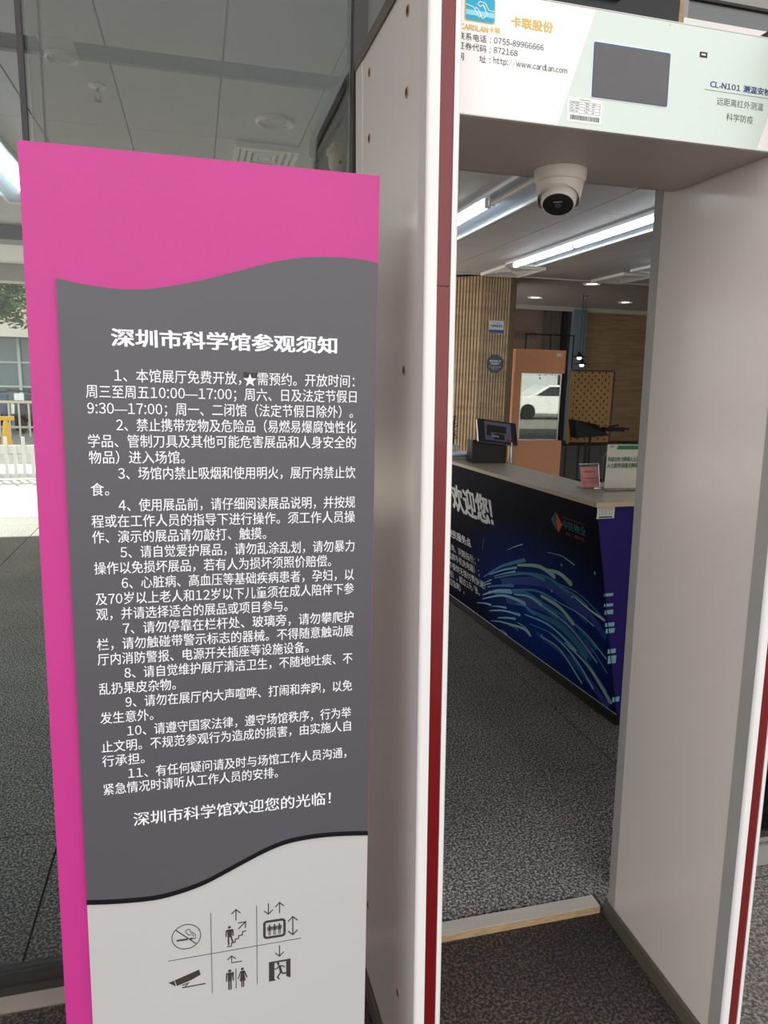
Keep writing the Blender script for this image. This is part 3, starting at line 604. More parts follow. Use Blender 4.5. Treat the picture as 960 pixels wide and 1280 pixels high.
# end-face stripes and asset label
MB().box(.008, .096, -.0005, .0022, 1.008, 1.057).build('asset_label', 'sticker', ctr)
D = MB().box(.018, .086, -.0009, -.0005, 1.0115, 1.0175)
for z in (1.050, 1.044, 1.038, 1.032, 1.026): D.box(.018, .086, -.0009, -.0005, z, z+.0008)
for x in (.018, .034, .052, .070, .0855): D.box(x, x+.0008, -.0009, -.0005, 1.026, 1.0508)
D.build('label_print', 'dark_ink', ctr)
D = MB()
for x0, x1, z0, z1 in ((.080, .128, .653, .666), (.085, .132, .605, .618), (.092, .136, .568, .588), (.100, .148, .510, .528), (.106, .152, .479, .500), (.126, .168, .380, .401), (.131, .174, .331, .368), (.175, .212, .139, .162)):
    MB().box(x0, x1, .0014, .0028, z0, z1).build('end_stripe', 'p', ctr)
STROKES= [('b', 0.024, 0.0408, [(1.038, 0.668), (0.516, 0.527), (0.157, 0.597)]), ('b', 0.026, 0.052, [(1.008, 0.776), (0.523, 0.672), (0.149, 0.787)]), ('b', 0.0156, 0.0338, [(0.682, 0.864), (0.325, 0.898), (0.054, 1.014)]), ('b', 0.012, 0.0312, [(0.745, 0.582), (0.299, 0.511), (0.018, 0.64)]), ('t', 0.0078, 0.0286, [(1.157, 0.779), (0.762, 0.655), (0.435, 0.682)]), ('t', 0.0112, 0.0364, [(0.758, 0.751), (0.422, 0.729), (0.19, 0.803)]), ('t', 0.0052, 0.0182, [(0.814, 0.547), (0.508, 0.486), (0.299, 0.511)]), ('m', 0.0028, 0.014, [(1.279, 0.708), (1.011, 0.566), (0.714, 0.449)]), ('p', 0.003, 0.009, [(1.188, 0.666), (0.987, 0.58), (0.821, 0.521)]), ('p', 0.0015, 0.0075, [(1.125, 0.659), (0.962, 0.594), (0.841, 0.55)]), ('q', 0.0078, 0.0182, [(0.804, 0.502), (0.569, 0.445), (0.423, 0.457)]), ('q', 0.0072, 0.0204, [(0.499, 0.443), (0.366, 0.427), (0.276, 0.45)]), ('m', 0.0039, 0.013, [(1.128, 0.672), (0.733, 0.531), (0.53, 0.506)]), ('m', 0.0045, 0.0105, [(1.247, 0.763), (1.061, 0.7), (0.893, 0.651)]), ('p', 0.0032, 0.0192, [(1.335, 0.845), (1.12, 0.752), (0.932, 0.698)]), ('m', 0.0056, 0.0098, [(0.899, 0.677), (0.625, 0.599), (0.429, 0.592)]), ('p', 0.003, 0.015, [(1.344, 0.875), (1.031, 0.754), (0.776, 0.72)]), ('p', 0.0042, 0.014, [(0.892, 0.703), (0.712, 0.66), (0.591, 0.666)]), ('m', 0.0045, 0.015, [(0.892, 0.761), (0.78, 0.738), (0.686, 0.748)]), ('q', 0.0104, 0.0195, [(0.58, 0.612), (0.402, 0.619), (0.295, 0.664)]), ('w', 0.0024, 0.0096, [(0.258, 0.511), (0.129, 0.54), (0.02, 0.553)]), ('p', 0.0024, 0.0048, [(0.44, 0.593), (0.233, 0.593), (0.108, 0.615)]), ('p', 0.0024, 0.006, [(0.284, 0.66), (0.171, 0.686), (0.034, 0.752)]), ('p', 0.0039, 0.0117, [(0.793, 0.792), (0.518, 0.763), (0.295, 0.815)]), ('p', 0.0039, 0.0065, [(0.592, 0.669), (0.331, 0.696), (0.114, 0.803)]), ('p', 0.0042, 0.0084, [(0.633, 0.867), (0.449, 0.87), (0.27, 0.98)]), ('p', 0.0039, 0.0104, [(0.527, 0.806), (0.318, 0.856), (0.173, 0.965)]), ('q', 0.0042, 0.0196, [(0.394, 0.809), (0.198, 0.857), (0.039, 0.972)]), ('p', 0.0017, 0.0085, [(1.446, 0.934), (1.317, 0.897), (1.232, 0.88)]), ('p', 0.0017, 0.0085, [(1.217, 0.883), (1.116, 0.852), (1.021, 0.828)]), ('p', 0.0032, 0.0096, [(1.261, 0.929), (1.059, 0.86), (0.851, 0.816)]), ('p', 0.0034, 0.0085, [(1.154, 0.939), (1.039, 0.899), (0.917, 0.863)]), ('q', 0.0048, 0.0144, [(1.08, 0.944), (0.843, 0.895), (0.761, 0.905)]), ('p', 0.003, 0.0075, [(0.893, 0.877), (0.812, 0.877), (0.759, 0.893)]), ('m', 0.0032, 0.008, [(1.021, 0.942), (0.946, 0.925), (0.905, 0.93)]), ('p', 0.0017, 0.0068, [(1.264, 0.998), (1.145, 0.96), (1.049, 0.937)]), ('p', 0.0017, 0.0068, [(1.143, 1.013), (1.097, 1.011), (1.054, 1.015)]), ('p', 0.0012, 0.0048, [(0.456, 0.34), (0.326, 0.326), (0.22, 0.343)]), ('p', 0.0014, 0.0042, [(0.909, 0.44), (0.804, 0.394), (0.714, 0.359)]), ('m', 0.0016, 0.0032, [(1.242, 0.522), (1.223, 0.48), (1.201, 0.445)]), ('m', 0.0024, 0.006, [(0.443, 0.493), (0.215, 0.485), (0.04, 0.544)]), ('m', 0.0024, 0.0072, [(0.379, 0.499), (0.238, 0.504), (0.146, 0.528)]), ('m', 0.0028, 0.007, [(0.75, 0.833), (0.459, 0.808), (0.284, 0.893)]), ('m', 0.0026, 0.0065, [(0.43, 0.77), (0.231, 0.821), (0.06, 0.931)]), ('p', 0.0016, 0.0048, [(1.312, 0.764), (1.236, 0.726), (1.171, 0.695)]), ('p', 0.0017, 0.0051, [(1.353, 0.792), (1.259, 0.751), (1.189, 0.724)]), ('m', 0.0026, 0.0078, [(0.249, 0.691), (0.143, 0.748), (0.041, 0.826)]), ('t', 0.0052, 0.013, [(0.451, 0.648), (0.247, 0.678), (0.103, 0.732)])]
DOTS= [(1.322, 0.606), (0.335, 0.374), (0.056, 0.338), (0.272, 0.522), (0.619, 0.854), (0.46, 0.549)]
for key in 'btmqpw':
    z = {'b': .0044, 't': .0048, 'm': .0052, 'q': .0056, 'p': .0060, 'w': .0064}[key]
    for j, (c, w0, w1, pts) in enumerate(STROKES):
        if c != key: continue
        z += .00001
        sp = smooth_curve([(p[0], p[1]) for p in pts], 8); sp = [p for p in sp if p[0] > .006 and p[1] < 1.018]
        if len(sp) > 2:
            w0 *= 1.5; w1 *= 1.6; D = MB().strip(sp, w0, w1, -z, -z+.0002)
            if key in 'qpmw': D.disc(sp[-1], w1/2*1.25, -z, -z+.0002, 10, ry=w1/2)
            D.build('streak', key, ctr, cf)
for p in DOTS: MB().disc(p, .006, -.006, -.0058, 8, ry=.008).build('spark', 'p', ctr, cf)
# poster words: letters run towards the near end (decreasing s)
def pf(v): return cf(Vector((3.0-v.x, v.y, 3.0-v.z)))
def prow(T, s, a, b, t, size, bold=.0): T.run(s, 3.0-a, 3.0-b, 3.0-t, size, -.0066, bold=bold)
T = Letters(); prow(T, '欢迎您!', 1.600, 1.035, .250, .19, .035); T.build('welcome_lettering', 'sticker', ctr, pf)
T = Letters(); prow(T, '便民服务点', 1.755, 1.406, .520, .064, .02)
prow(T, '政策咨询、问题指引；', 1.930, 1.375, .628, .058); prow(T, '供全品牌手机充电器）；', 1.930, 1.340, .697, .058); prow(T, '借（不提供无偿付费快递）；', 1.960, 1.215, .772, .058)
prow(T, '纸一张），超过1元/张。', 1.960, 1.376, .842, .058); prow(T, '包（应急用）。', 1.980, 1.632, .910, .058); tag(T.build('service_lettering', 'sticker', ctr, pf), kind='stuff')
MB().prism([(.338, .105), (.388, .152), (.372, .175), (.341, .205), (.350, .155)], -.0050, -.0044).build('teal_diamond', 'teal', ctr, cf)
MB().prism([(.334, .105), (.336, .140), (.344, .156), (.334, .210), (.290, .160)], -.0052, -.0046).build('orange_diamond', 'orange_print', ctr, cf)
T = Letters(); prow(T, '中民物业', .280, .095, .155, .048, .02); T.build('company_lettering', 'teal', ctr, pf)
T = Letters(); prow(T, '物业 · 服务专家', .262, .112, .196, .018, .01); prow(T, 'ZHONGMIN PROPERTY', .280, .095, .120, .012); tag(T.build('company_small_lettering', 'redprint', ctr, pf), kind='stuff')

def cl(a, b, z=1.0803): return CO+AX*a+BX*b+Vector((0, 0, z))
CR = math.atan2(.069, .9976)
# ---- things on the counter
g1 = thing('acrylic_sign_holder', 'white acrylic stand with green Chinese print at the near end of the counter', 'sign', cl(.292, .245), -.02)
MB().box(0, .215, 0, .003, .006, .222).build('acrylic_sheet', 'clear', g1); MB().box(.003, .212, .0035, .0045, .010, .218).build('card', 'card', g1)
MB().box(-.004, .219, -.030, .060, 0, .0055).build('base', 'clear', g1)
MB().prism([(.052, .196), (.058, .214), (.212, .214), (.212, .196)], .0031, .0034).build('green_bar', 'greenprint', g1)
T = Letters(); T.run('为语言听力障碍人士及有需', .008, .207, .148, .024, .0030, bold=.02); T.run('人士提供温馨无障碍服务', .006, .207, .118, .024, .0030, bold=.02); T.run('服务台', .170, .205, .020, .010, .0030); T.run('便民', .016, .036, .208, .009, .0030); tag(T.build('green_lettering', 'greenprint', g1), kind='stuff')
for ch in g1.children:
    if ch.name.startswith(('green_bar', 'green_lett')):
        for v in ch.data.vertices: v.co.y -= .0036
g2 = thing('table_notice', 'small pink notice in a clear tilted holder on the counter', 'sign', cl(.352, .160), .10)
def tilt(v): return Vector((v.x+.10*v.z, v.y+.35*v.z, v.z*.95))
MB().box(0, .108, 0, .002, .004, .118).build('acrylic_sheet', 'clear', g2, tilt); MB().box(.002, .106, .0021, .003, .006, .106).build('card', 'pinkpaper', g2, tilt); MB().box(-.002, .110, -.012, .05, 0, .0038).build('base', 'clear', g2)
MB().box(0, .108, -.002, .0045, .1185, .1225).build('top_clip', 'silver', g2, tilt)
T = Letters(); T.run('请正确登记姓名', .022, .086, .082, .012, -.0004, bold=.01); T.run('来访人员登记身份证', .012, .096, .050, .010, -.0004); T.run('请联系工作人员', .012, .092, .032, .010, -.0004); T.build('red_lettering', 'redprint', g2, tilt)

g3 = thing('tablet_terminal', 'black tablet screen on a white pole at the far end of the counter', 'tablet', cl(1.325, .300), .0)
MB().lathe([(.022, 0), (.020, .006), (.012, .02), (.009, .13)], n=20).build('pole', 'silver', g3, smooth=True)
tl = Matrix.Translation(Vector((-.095, .015, .193))) @ Matrix.Rotation(math.radians(8), 4, 'Z') @ Matrix.Rotation(math.radians(-24), 4, 'X') @ Matrix.Shear('XZ', 4, (-.22, 0)) if False else Matrix.Translation(Vector((-.088, .015, .193))) @ Matrix.Rotation(math.radians(6), 4, 'Z') @ Matrix.Rotation(math.radians(7), 4, 'Y') @ Matrix.Rotation(math.radians(-26), 4, 'X')
tf = lambda v: tl @ v
MB().prism(rrect(-.136, .136, -.075, .075, .006), .003, .016).build('tablet_back', 'silver', g3, tf); MB().prism(rrect(-.134, .134, -.073, .073, .006), -.002, .0029).build('bezel', 'dark', g3, tf)
sc_ = MB().box(-.090, .094, -.0026, -.0021, -.058, .062).build('screen', 'lilac', g3, tf)
MB().box(-.078, .060, -.0031, -.0027, -.006, .040).box(-.03, .045, -.0031, -.0027, -.050, -.012).box(-.08, -.050, -.0031, -.0027, -.030, -.004).build('picture_dark', 'dark', sc_, tf); MB().box(.058, .092, -.0031, -.0027, -.056, -.040).box(-.082, -.072, -.0031, -.0027, .02, .04).build('picture_red', 'redprint', sc_, tf)
T = Letters(); T.run('欢迎光临', -.038, .004, -.030, .012, -.0034, bold=.02); T.build('picture_lettering', 'sticker', sc_, tf)
bx = thing('black_box', 'black open-backed box beside the tablet pole on the counter', 'box', cl(1.40, .075), -.12)
MB().box(0, .215, 0, .006, 0, .142).build('front_panel', 'dark', bx); MB().box(0, .006, .0062, .13, 0, .135).box(.209, .215, .0062, .13, 0, .128).box(.0062, .2088, .0062, .13, 0, .005).build('side_panel', 'dark', bx)
pp = thing('paper_stack', 'loose stack of white papers lying on the counter', 'papers', cl(1.56, .05), .05)
for k in range(6):
    a = random.uniform(-.06, .06); r_ = Matrix.Rotation(a, 3, 'Z')
    MB().box(-.10, .21, .02, .19, .0045*k+.001, .0045*k+.0048).build('sheet', 'paper', pp, lambda v: r_ @ v+Vector((random.uniform(-.0003, .0003), 0, (.012*(v.x/.2)**2 if k > 3 and v.x > .1 else 0))))
po = thing('potted_plant', 'small plant in a white pot at the far end of the counter', 'plant', cl(1.90, .165))
MB().lathe([(.034, 0), (.046, .055), (.049, .066), (.044, .066), (.038, .058)], n=24).build('pot', 'pot', po, smooth=True); MB().lathe([(.040, .052), (.041, .0575)], n=20).build('soil', 'soil', po)
MB().tube([(0, 0, .055), (.006, .0, .12), (.0, .004, .18), (.008, 0, .25)], .005).build('stem', 'bark', po, smooth=True)
for k in range(16):
    a = k*2.4; z = .10+.010*k; r = .035+.01*math.sin(k)
    p0 = Vector((.004, 0, z)); dx = Vector((math.cos(a), math.sin(a), .35)).normalized(); q = dx.cross(Vector((0, 0, 1))).normalized()
    MB().add([p0, p0+dx*r*.5+q*r*.30, p0+dx*r*1.1, p0+dx*r*.5-q*r*.30, p0+dx*r*.5+Vector((0, 0, .006))], [(0, 1, 4), (1, 2, 4), (2, 3, 4), (3, 0, 4)]).build('leaf', 'leaf', po)

# ---- office chair behind the counter
ch = thing('office_chair', 'black swivel chair, only its back showing behind the green sign', 'chair', (3.01, 4.35, 0), -.5)
MB().prism(rrect(-.25, .25, .0, .66, .12), -.02, .05).build('backrest', 'dark', ch, lambda v: Vector((v.x, v.y+.20+.25*(v.x*v.x)+.05*(v.z), v.z+.48)), smooth=True)
MB().prism(rrect(-.25, .25, -.24, .24, .08), .44, .52, 'xy').build('seat', 'dark', ch); MB().tube([(0, 0, .10), (0, 0, .44)], .03).build('post', 'silver', ch)
for k in range(5):
    a = k*2*PI/5; MB().tube([(0, 0, .10), (.30*math.cos(a), .30*math.sin(a), .06)], .022, 8, .015).build('base_arm', 'dark', ch)
    MB().lathe([(.026, -.012), (.03, 0), (.026, .012)], (.30*math.cos(a), .30*math.sin(a), .031), 14, Matrix.Rotation(PI/2, 3, 'X')).build('castor', 'dark', ch)

# ================================================================== COLUMN
CP = [(3.345, 8.30), (3.70, 8.30), (3.88, 8.52), (3.88, 9.10), (2.90, 9.10), (2.90, 8.72)]
co = struct(MB().prism(CP, 0, 2.80, 'xy').build('column', 'flute_smooth'))
def fluting(p, q, n, name, gaps):
    p = Vector(p); q = Vector(q); t = (q-p); L = t.length; t.normalize(); o = Vector((t.y, -t.x)); D = MB(); pitch = L/n
    for k in range(n):
        a = p+t*(pitch*(k+.15)); b = p+t*(pitch*(k+.72))
        for z0, z1 in gaps:
            D.prism([tuple(a), tuple(b), tuple(b+o*.018), tuple(a+o*.018)], z0, z1, 'xy')
    tag(D.build(name, 'flute', co), kind='stuff')
zs = [0, .62, 1.24, 1.56, 2.10, 2.62, 2.80]; gaps = [(zs[i]+.003, zs[i+1]-.003) for i in range(len(zs)-1)]
fluting((3.345, 8.30), (3.70, 8.30), 10, 'front_fluting', gaps); fluting((2.90, 8.72), (3.345, 8.30), 15, 'side_fluting', gaps)
nb = thing('direction_notice', 'small white and blue notice high on the fluted column', 'sign', (3.437, 8.2855, 2.145))
MB().box(0, .190, -.006, 0, 0, .140).build('plate', 'noticew', nb); MB().box(0, .190, -.007, -.0062, 0, .034).build('blue_band', 'noticeb', nb)
T = Letters(); T.run('学雷锋服务站', .018, .172, .078, .036, -.0066, bold=.02); T.build('lettering', 'dark_ink', nb)
T = Letters(); T.run('深圳市科学馆', .05, .14, .118, .018, -.0066); T.build('small_lettering', 'redprint', nb)
no = thing('octagonal_notice', 'dark grey octagonal notice on the fluted column', 'sign', (3.540, 8.2855, 1.775))
MB().prism([(.118*math.cos(PI/8+k*PI/4), .118*math.sin(PI/8+k*PI/4)) for k in range(8)], -.006, 0).build('plate', 'octo', no)
T = Letters(); T.run('请沿扶梯上行', -.075, .075, .034, .026, -.0066, bold=.02); T.run('参观展厅', -.055, .055, .002, .026, -.0066, bold=.02); T.run('Please go up', -.075, .075, -.034, .020, -.0066); T.run('this way', -.04, .04, -.058, .018, -.0066); T.build('lettering', 'sticker', no)

# ================================================================== ORANGE KIOSK
ko = thing('display_kiosk', 'tall orange cabinet with a glazed display window beside the column', 'cabinet', (4.13, 9.0, 0))
MB().box(0, .77, 0, .55, 0, .775).build('lower_body', 'orange', ko); MB().box(0, .735, -.02, .55, 1.69, 1.998).build('top_panel', 'orange', ko); MB().box(0, .108, 0, .55, .776, 1.689).build('side_pillar', 'orange', ko)
MB().box(.109, .715, .50, .55, .776, 1.689).build('back_panel', 'greymetal', ko)
MB().box(.109, .705, .001, .016, .78, .795).box(.109, .705, .001, .016, 1.67, 1.685).box(.109, .122, .001, .016, .796, 1.669).box(.690, .705, .001, .016, .796, 1.669).build('window_frame', 'silver', ko)
MB().box(.1225, .6895, .004, .010, .796, 1.669).build('display_glass', 'mirror', ko)
MB().box(.125, .69, .06, .45, 1.22, 1.26).build('shelf', 'greymetal', ko)
MB().box(.15, .40, .15, .40, .80, 1.02).box(.45, .60, .12, .30, .80, .95).box(.20, .26, .1, .2, 1.02, 1.15).build('machine', 'silver', ko)
MB().lathe([(.09, 0), (.10, .05), (.09, .12), (.03, .14)], (.5, .25, 1.26), 20).box(.18, .38, .2, .4, 1.26, 1.50).build('dispenser', 'greymetal', ko)
T = Letters(); T.run('服务', .60, .68, 1.935, .05, -.0206, bold=.03); T.build('logo_lettering', 'sticker', ko)

# ================================================================== PEG BOARD, SHELF, LAMPS
pg = thing('peg_board', 'tan peg board with round holes standing against the far wall', 'board', (5.33, 9.60, 0))
MB().box(0, .67, 0, .03, .70, 1.735).build('panel', 'peg', pg); MB().box(-.01, .68, -.004, .05, 1.736, 1.765).build('top_rail', 'bronze', pg); MB().box(.671, .70, -.002, .05, .70, 1.735).build('edge_rail', 'bronze', pg)
MB().add([(-.155, -.30, .70), (0, 0, .70), (0, 0, 1.735), (-.155, -.30, 1.735), (-.175, -.28, .70), (-.02, .02, .70), (-.02, .02, 1.735), (-.175, -.28, 1.735)], [(0, 1, 2, 3), (7, 6, 5, 4), (0, 4, 5, 1), (1, 5, 6, 2), (2, 6, 7, 3), (3, 7, 4, 0)]).build('side_wing', 'peg', pg)
D = MB()
for j in range(20):
    z = .745+j*.0515
    for i in range(6):
        x = .045+i*.112+(.056 if j % 2 else 0)
        if x > .65: continue
        if j % 2: D.disc((x, z), .015, -.0012, .0005, 10)
        else: D.disc((x, z), .010, -.0012, .0005, 10, ry=.019)
tag(D.build('peg_holes', 'hole', pg), kind='stuff')
MB().tube([(.31, .015, 0), (.31, .015, .70)], .018).build('leg', 'dark', pg)
sh = thing('angled_shelf', 'dark wedge shelf with a black device in front of the peg board', 'shelf', (5.20, 9.20, 0))
MB().add([(-.05, -.08, 1.06), (.28, -.10, 1.00), (.52, -.08, .84), (.0, -.08, .80), (-.05, .10, 1.06), (.28, .10, 1.00), (.52, .10, .84), (.0, .10, .80)], [(0, 1, 2, 3), (7, 6, 5, 4), (0, 4, 5, 1), (1, 5, 6, 2), (2, 6, 7, 3), (3, 7, 4, 0)]).build('wedge_board', 'dark', sh)
MB().tube([(.26, 0, .83), (.26, 0, 0)], .016).build('leg', 'dark', sh)
MB().box(.42, .74, -.10, -.02, .90, .955).tube([(.74, -.06, .94), (.84, -.06, .93)], .012).tube([(.50, -.06, .955), (.66, -.06, .99)], .012).build('device', 'plinth', sh)
for i, (x, y, z) in enumerate(((5.247, 9.3, 1.925), (5.500, 9.66, 1.835))):
    lp = thing('pendant_lamp', ('nearer' if False else '')+('upper left of the two small black pendant lamps above the peg board', 'lower right of the two small black pendant lamps above the peg board')[i], 'lamp', (x, y, z), group='black pendant lamps')
    MB().lathe([(.135, 0), (.08, .014), (.034, .030), (.022, .070), (.006, .080)], n=24).build('shade', 'dark', lp, smooth=True); MB().lathe([(.001, -.032), (.022, -.026), (.032, -.012), (.026, -.0005)], n=16).build('bulb', 'lampglow', lp, smooth=True); MB().tube([(0, 0, .08), (0, 0, 2.81-z)], .004, 6).build('cord', 'dark', lp)
ra = thing('wire_rack', 'thin black wire frame rising above the orange cabinet', 'rack', (4.72, 9.95, 0))
for x in (0, .40, .78): MB().tube([(x, 0, 0), (x, 0, 2.27)], .010, 6).build('upright', 'dark', ra)
MB().tube([(0, 0, 2.26), (.78, 0, 2.26)], .010, 6).build('rail', 'dark', ra)
for i in range(3):
    cb = thing('low_cabinet', ('left', 'middle', 'right')[i]+' one of three dark low cabinets along the far wall', 'cabinet', (5.05+.78*i, 10.15, 0), group='low dark cabinets')
    MB().box(0, .77, 0, .5, .06, .60).build('body', 'cabinet', cb); MB().box(.01, .38, -.018, -.001, .08, .59).build('door', 'cabinet', cb); MB().box(.39, .76, -.018, -.001, .08, .59).build('door', 'cabinet', cb); MB().box(-.002, .772, -.02, .5, .601, .625).build('top', 'dark', cb); MB().box(.02, .75, .03, .5, 0, .059).build('kick', 'dark', cb)

# ================================================================== CEILING FITTINGS
def strip_light(name, label, x0, x1, y0, y1, tubes, xt):
    t = thing(name, label, 'lamp', ((x0+x1)/2, (y0+y1)/2, 2.80)); ox, oy = (x0+x1)/2, (y0+y1)/2; g = lambda v: v-Vector((ox, oy, 2.80))
    MB().box(x0, x1, y0, y1, 2.790, 2.7995).build('reflector', 'reflector', t, g)
    MB().box(x0, x0+.012, y0, y1, 2.772, 2.7898).box(x1-.012, x1, y0, y1, 2.772, 2.7898).box(x0+.012, x1-.012, y0, y0+.012, 2.772, 2.7898).box(x0+.012, x1-.012, y1-.012, y1, 2.772, 2.7898).build('rim', 'lampw', t, g)
    for a, b, on in tubes:
        MB().tube([(xt, a, 2.752), (xt, b, 2.752)], .017, 12).build('tube', 'tube' if on else 'tube_off', t, g, smooth=True)
        for y in (a-.012, b+.012): MB().box(xt-.02, xt+.02, y-.011, y+.011, 2.735, 2.7898).build('lamp_holder', 'lampw', t, g)
strip_light('strip_light', 'long lit fluorescent fitting running to the air vent by the column', 3.17, 3.53, 3.40, 7.28, ((4.72, 5.93, 1), (5.98, 7.17, 1), (3.46, 4.67, 1)), 3.235)
strip_light('strip_light', 'fluorescent fitting at top left of the scanner opening', 1.88, 2.24, 3.40, 7.28, ((4.86, 6.06, 1), (6.12, 7.2, 1), (3.55, 4.76, 0)), 1.955)
strip_light('strip_light', 'fluorescent fitting half hidden behind the right post', 4.60, 4.90, 4.2, 7.20, ((5.55, 6.76, 1), (4.3, 5.5, 1)), 4.655)
strip_light('strip_light', 'bright fluorescent fitting at the left edge behind the glass', -1.30, -.98, 3.2, 6.1, ((3.45, 4.62, 1), (4.70, 5.86, 1)), -1.09)
def vent(label, x, y, w, dpt):
    t = thing('air_vent', label, 'vent', (x, y, 2.80)); D = [(1, 0), (.80, .006), (.58, .010), (.36, .013)]
    for i, (k, dz) in enumerate(D):
        a, b = w/2*k, dpt/2*k; e = .022
        MB().box(-a, a, -b, -b+e, -.030+dz, -.0005).box(-a, a, b-e, b, -.030+dz, -.0005).box(-a, -a+e, -b+e, b-e, -.030+dz, -.0005).box(a-e, a, -b+e, b-e, -.030+dz, -.0005).build('louvre_ring', 'lampw', t)
    MB().box(-w*.09, w*.09, -dpt*.09, dpt*.09, -.018, -.0005).build('centre_plate', 'lampw', t); MB().box(-w/2+.022, w/2-.022, -dpt/2+.022, dpt/2-.022, -.0022, -.0004).build('duct', 'ceil_gap', t)
    return t
vent('square ceiling air vent behind the glass above the pink board', .405, 4.38, .34, .42)
vent('ceiling air vent at the end of the long fluorescent fitting', 3.47, 7.77, .48, .70); vent('ceiling air vent beside the right post of the scanner', 4.85, 7.75, .40, .70)
def downlight(label, x, y, r=.085, glow=False, z=2.80, grp=None):
    t = thing('downlight', label, 'lamp', (x, y, z), group=grp)
    MB().lathe([(r*.86, -.0005), (r*1.04, -.0005), (r*1.03, -.012), (r*.92, -.016), (r*.84, -.004)], n=32).build('rim', 'lampw', t, smooth=True)
    MB().lathe([(r*.79, -.0006), (r*.79, -.0035), (r*.30, -.0050)], n=28).build('diffuser', 'lampglow' if glow else 'lampdim', t, smooth=True)
downlight('unlit round downlight at upper left behind the glass', -.482, 3.330, .062)
downlight('unlit round downlight right of centre behind the glass', .405, 3.80, .092)
downlight('small lit downlight nearest the ceiling edge beyond the counter', 4.90, 8.50, .11, True, 2.82); downlight('small lit downlight next to the column top', 4.95, 10.2, .11, True, 2.82); downlight('small lit downlight nearest the right post', 6.47, 10.18, .11, True, 2.82)
sp = thing('sprinkler', 'small fire sprinkler hanging from the ceiling behind the glass', 'sprinkler', (-.384, 3.60, 2.80))
MB().lathe([(.034, 0), (.036, -.006), (.014, -.010), (.012, -.016)], n=24).build('rosette', 'lampw', sp, smooth=True)
MB().tube([(0, 0, -.016), (0, 0, -.028)], .007).tube([(-.011, 0, -.028), (-.013, 0, -.045), (0, 0, -.064)], .0025, 6).tube([(.011, 0, -.028), (.013, 0, -.045), (0, 0, -.064)], .0025, 6).build('frame', 'frame', sp); MB().lathe([(.001, -.064), (.017, -.064), (.017, -.067), (.001, -.068)], n=18).build('deflector', 'frame', sp)
sr = thing('sprinkler', 'tiny sprinkler on the ceiling between the lamps beyond the counter', 'sprinkler', (5.515, 9.70, 2.82)); MB().lathe([(.03, 0), (.03, -.008), (.01, -.02), (.008, -.05), (.02, -.052), (.02, -.055)], n=14).build('head', 'silver', sr)
c2 = thing('dome_camera', 'white dome camera on the grey partition behind the glass', 'camera', (.560, 2.93, 2.445))
MB().lathe([(.050, 0), (.052, -.004), (.052, -.020), (.047, -.024)], n=32).build('mounting_ring', 'cam_white', c2, smooth=True)
MB().lathe([(.044, -.0242), (.0435, -.050), (.040, -.066), (.030, -.080), (.015, -.088), (.002, -.090)], n=32).build('dome', 'cam_white', c2, smooth=True)
MB().box(-.03, .0695, -.03, .03, .0005, .02).build('bracket', 'cam_white', c2)
MB().lathe([(.007, 0), (.007, .003), (.001, .004)], (-.005, -.041, -.055), 12, Matrix.Rotation(PI/2, 3, 'X')).build('lens', 'lens', c2)

# ================================================================== OUTDOORS, seen past the left edge
fe = thing('picket_fence', 'white plastic picket fence on the sunlit pavement outside', 'fence', (-5.2, 11.2, 0))
k = 0; x = 0
while x < 3.6:
    tall = (k % 2 == 0)
    MB().box(x, x+.045, -.012, .012, .03, .62 if tall else .50).build('picket', 'fence', fe); x += .115; k += 1
MB().box(-.02, 3.65, .013, .035, .38, .50).build('rail', 'fence', fe); MB().box(-.02, 3.65, .013, .035, .02, .09).build('rail', 'fence', fe)
for x in (0, 1.8, 3.6): MB().box(x-.03, x+.03, .036, .09, 0, .56).build('post', 'fence', fe)
cn = thing('folding_floor_sign', 'yellow cone-shaped marker standing beyond the white fence', 'sign', (-3.70, 15.8, -.05))
MB().lathe([(.20, 0), (.20, .03), (.11, .05), (.05, .55), (.03, .60)], n=16).build('cone', 'yellow', cn, smooth=True); MB().box(-.16, .16, -.02, .02, .60, .68).build('top_bar', 'yellow', cn)
rl = thing('road_railing', 'pale railing along the road far beyond the fence', 'railing', (-9.0, 19.0, -.05))
for k in range(34): MB().box(k*.22, k*.22+.04, -.02, .02, 0, .80).build('baluster', 'railing', rl)
MB().box(-.05, 7.4, -.03, .03, .80, .86).build('rail', 'railing', rl); MB().box(-.05, 7.4, .021, .05, .2, .25).build('rail', 'railing', rl)
def scooter(label, x, y, rz, m):
    t = thing('scooter', label, 'scooter', (x, y, -.05), rz, 'scooters parked by the road')
    for xx in (-.45, .45): MB().lathe([(.14, -.04), (.23, -.05), (.25, 0), (.23, .05), (.14, .04)], (xx, 0, .25), 18, Matrix.Rotation(PI/2, 3, 'X')).build('wheel', 'tyre', t)
    MB().prism([(-.65, .45), (-.60, .72), (-.05, .72), (0, .42), (.28, .38), (.40, .95), (.50, .95), (.48, .55), (.38, .28), (-.30, .28)], -.12, .12).build('body', m, t, bevel=.01)
    MB().prism([(-.62, .73), (-.60, .80), (-.05, .78), (-.05, .73)], -.13, .13).build('seat', 'dark', t); MB().tube([(.42, -.3, 1.05), (.45, 0, 1.0), (.42, .3, 1.05)], .02, 8).build('handlebar', 'dark', t)
    MB().box(.46, .54, -.09, .09, .80, .93).build('headlamp', 'cam_white', t)
scooter('blue-grey scooter parked by the road at the far left', -5.05, 20.6, 1.3, 'scoot'); scooter('dark scooter parked by the road nearest the board edge', -4.25, 20.4, 1.5, 'dark'); scooter('pale scooter parked between the blue and the dark one', -4.65, 21.3, 1.7, 'carw')
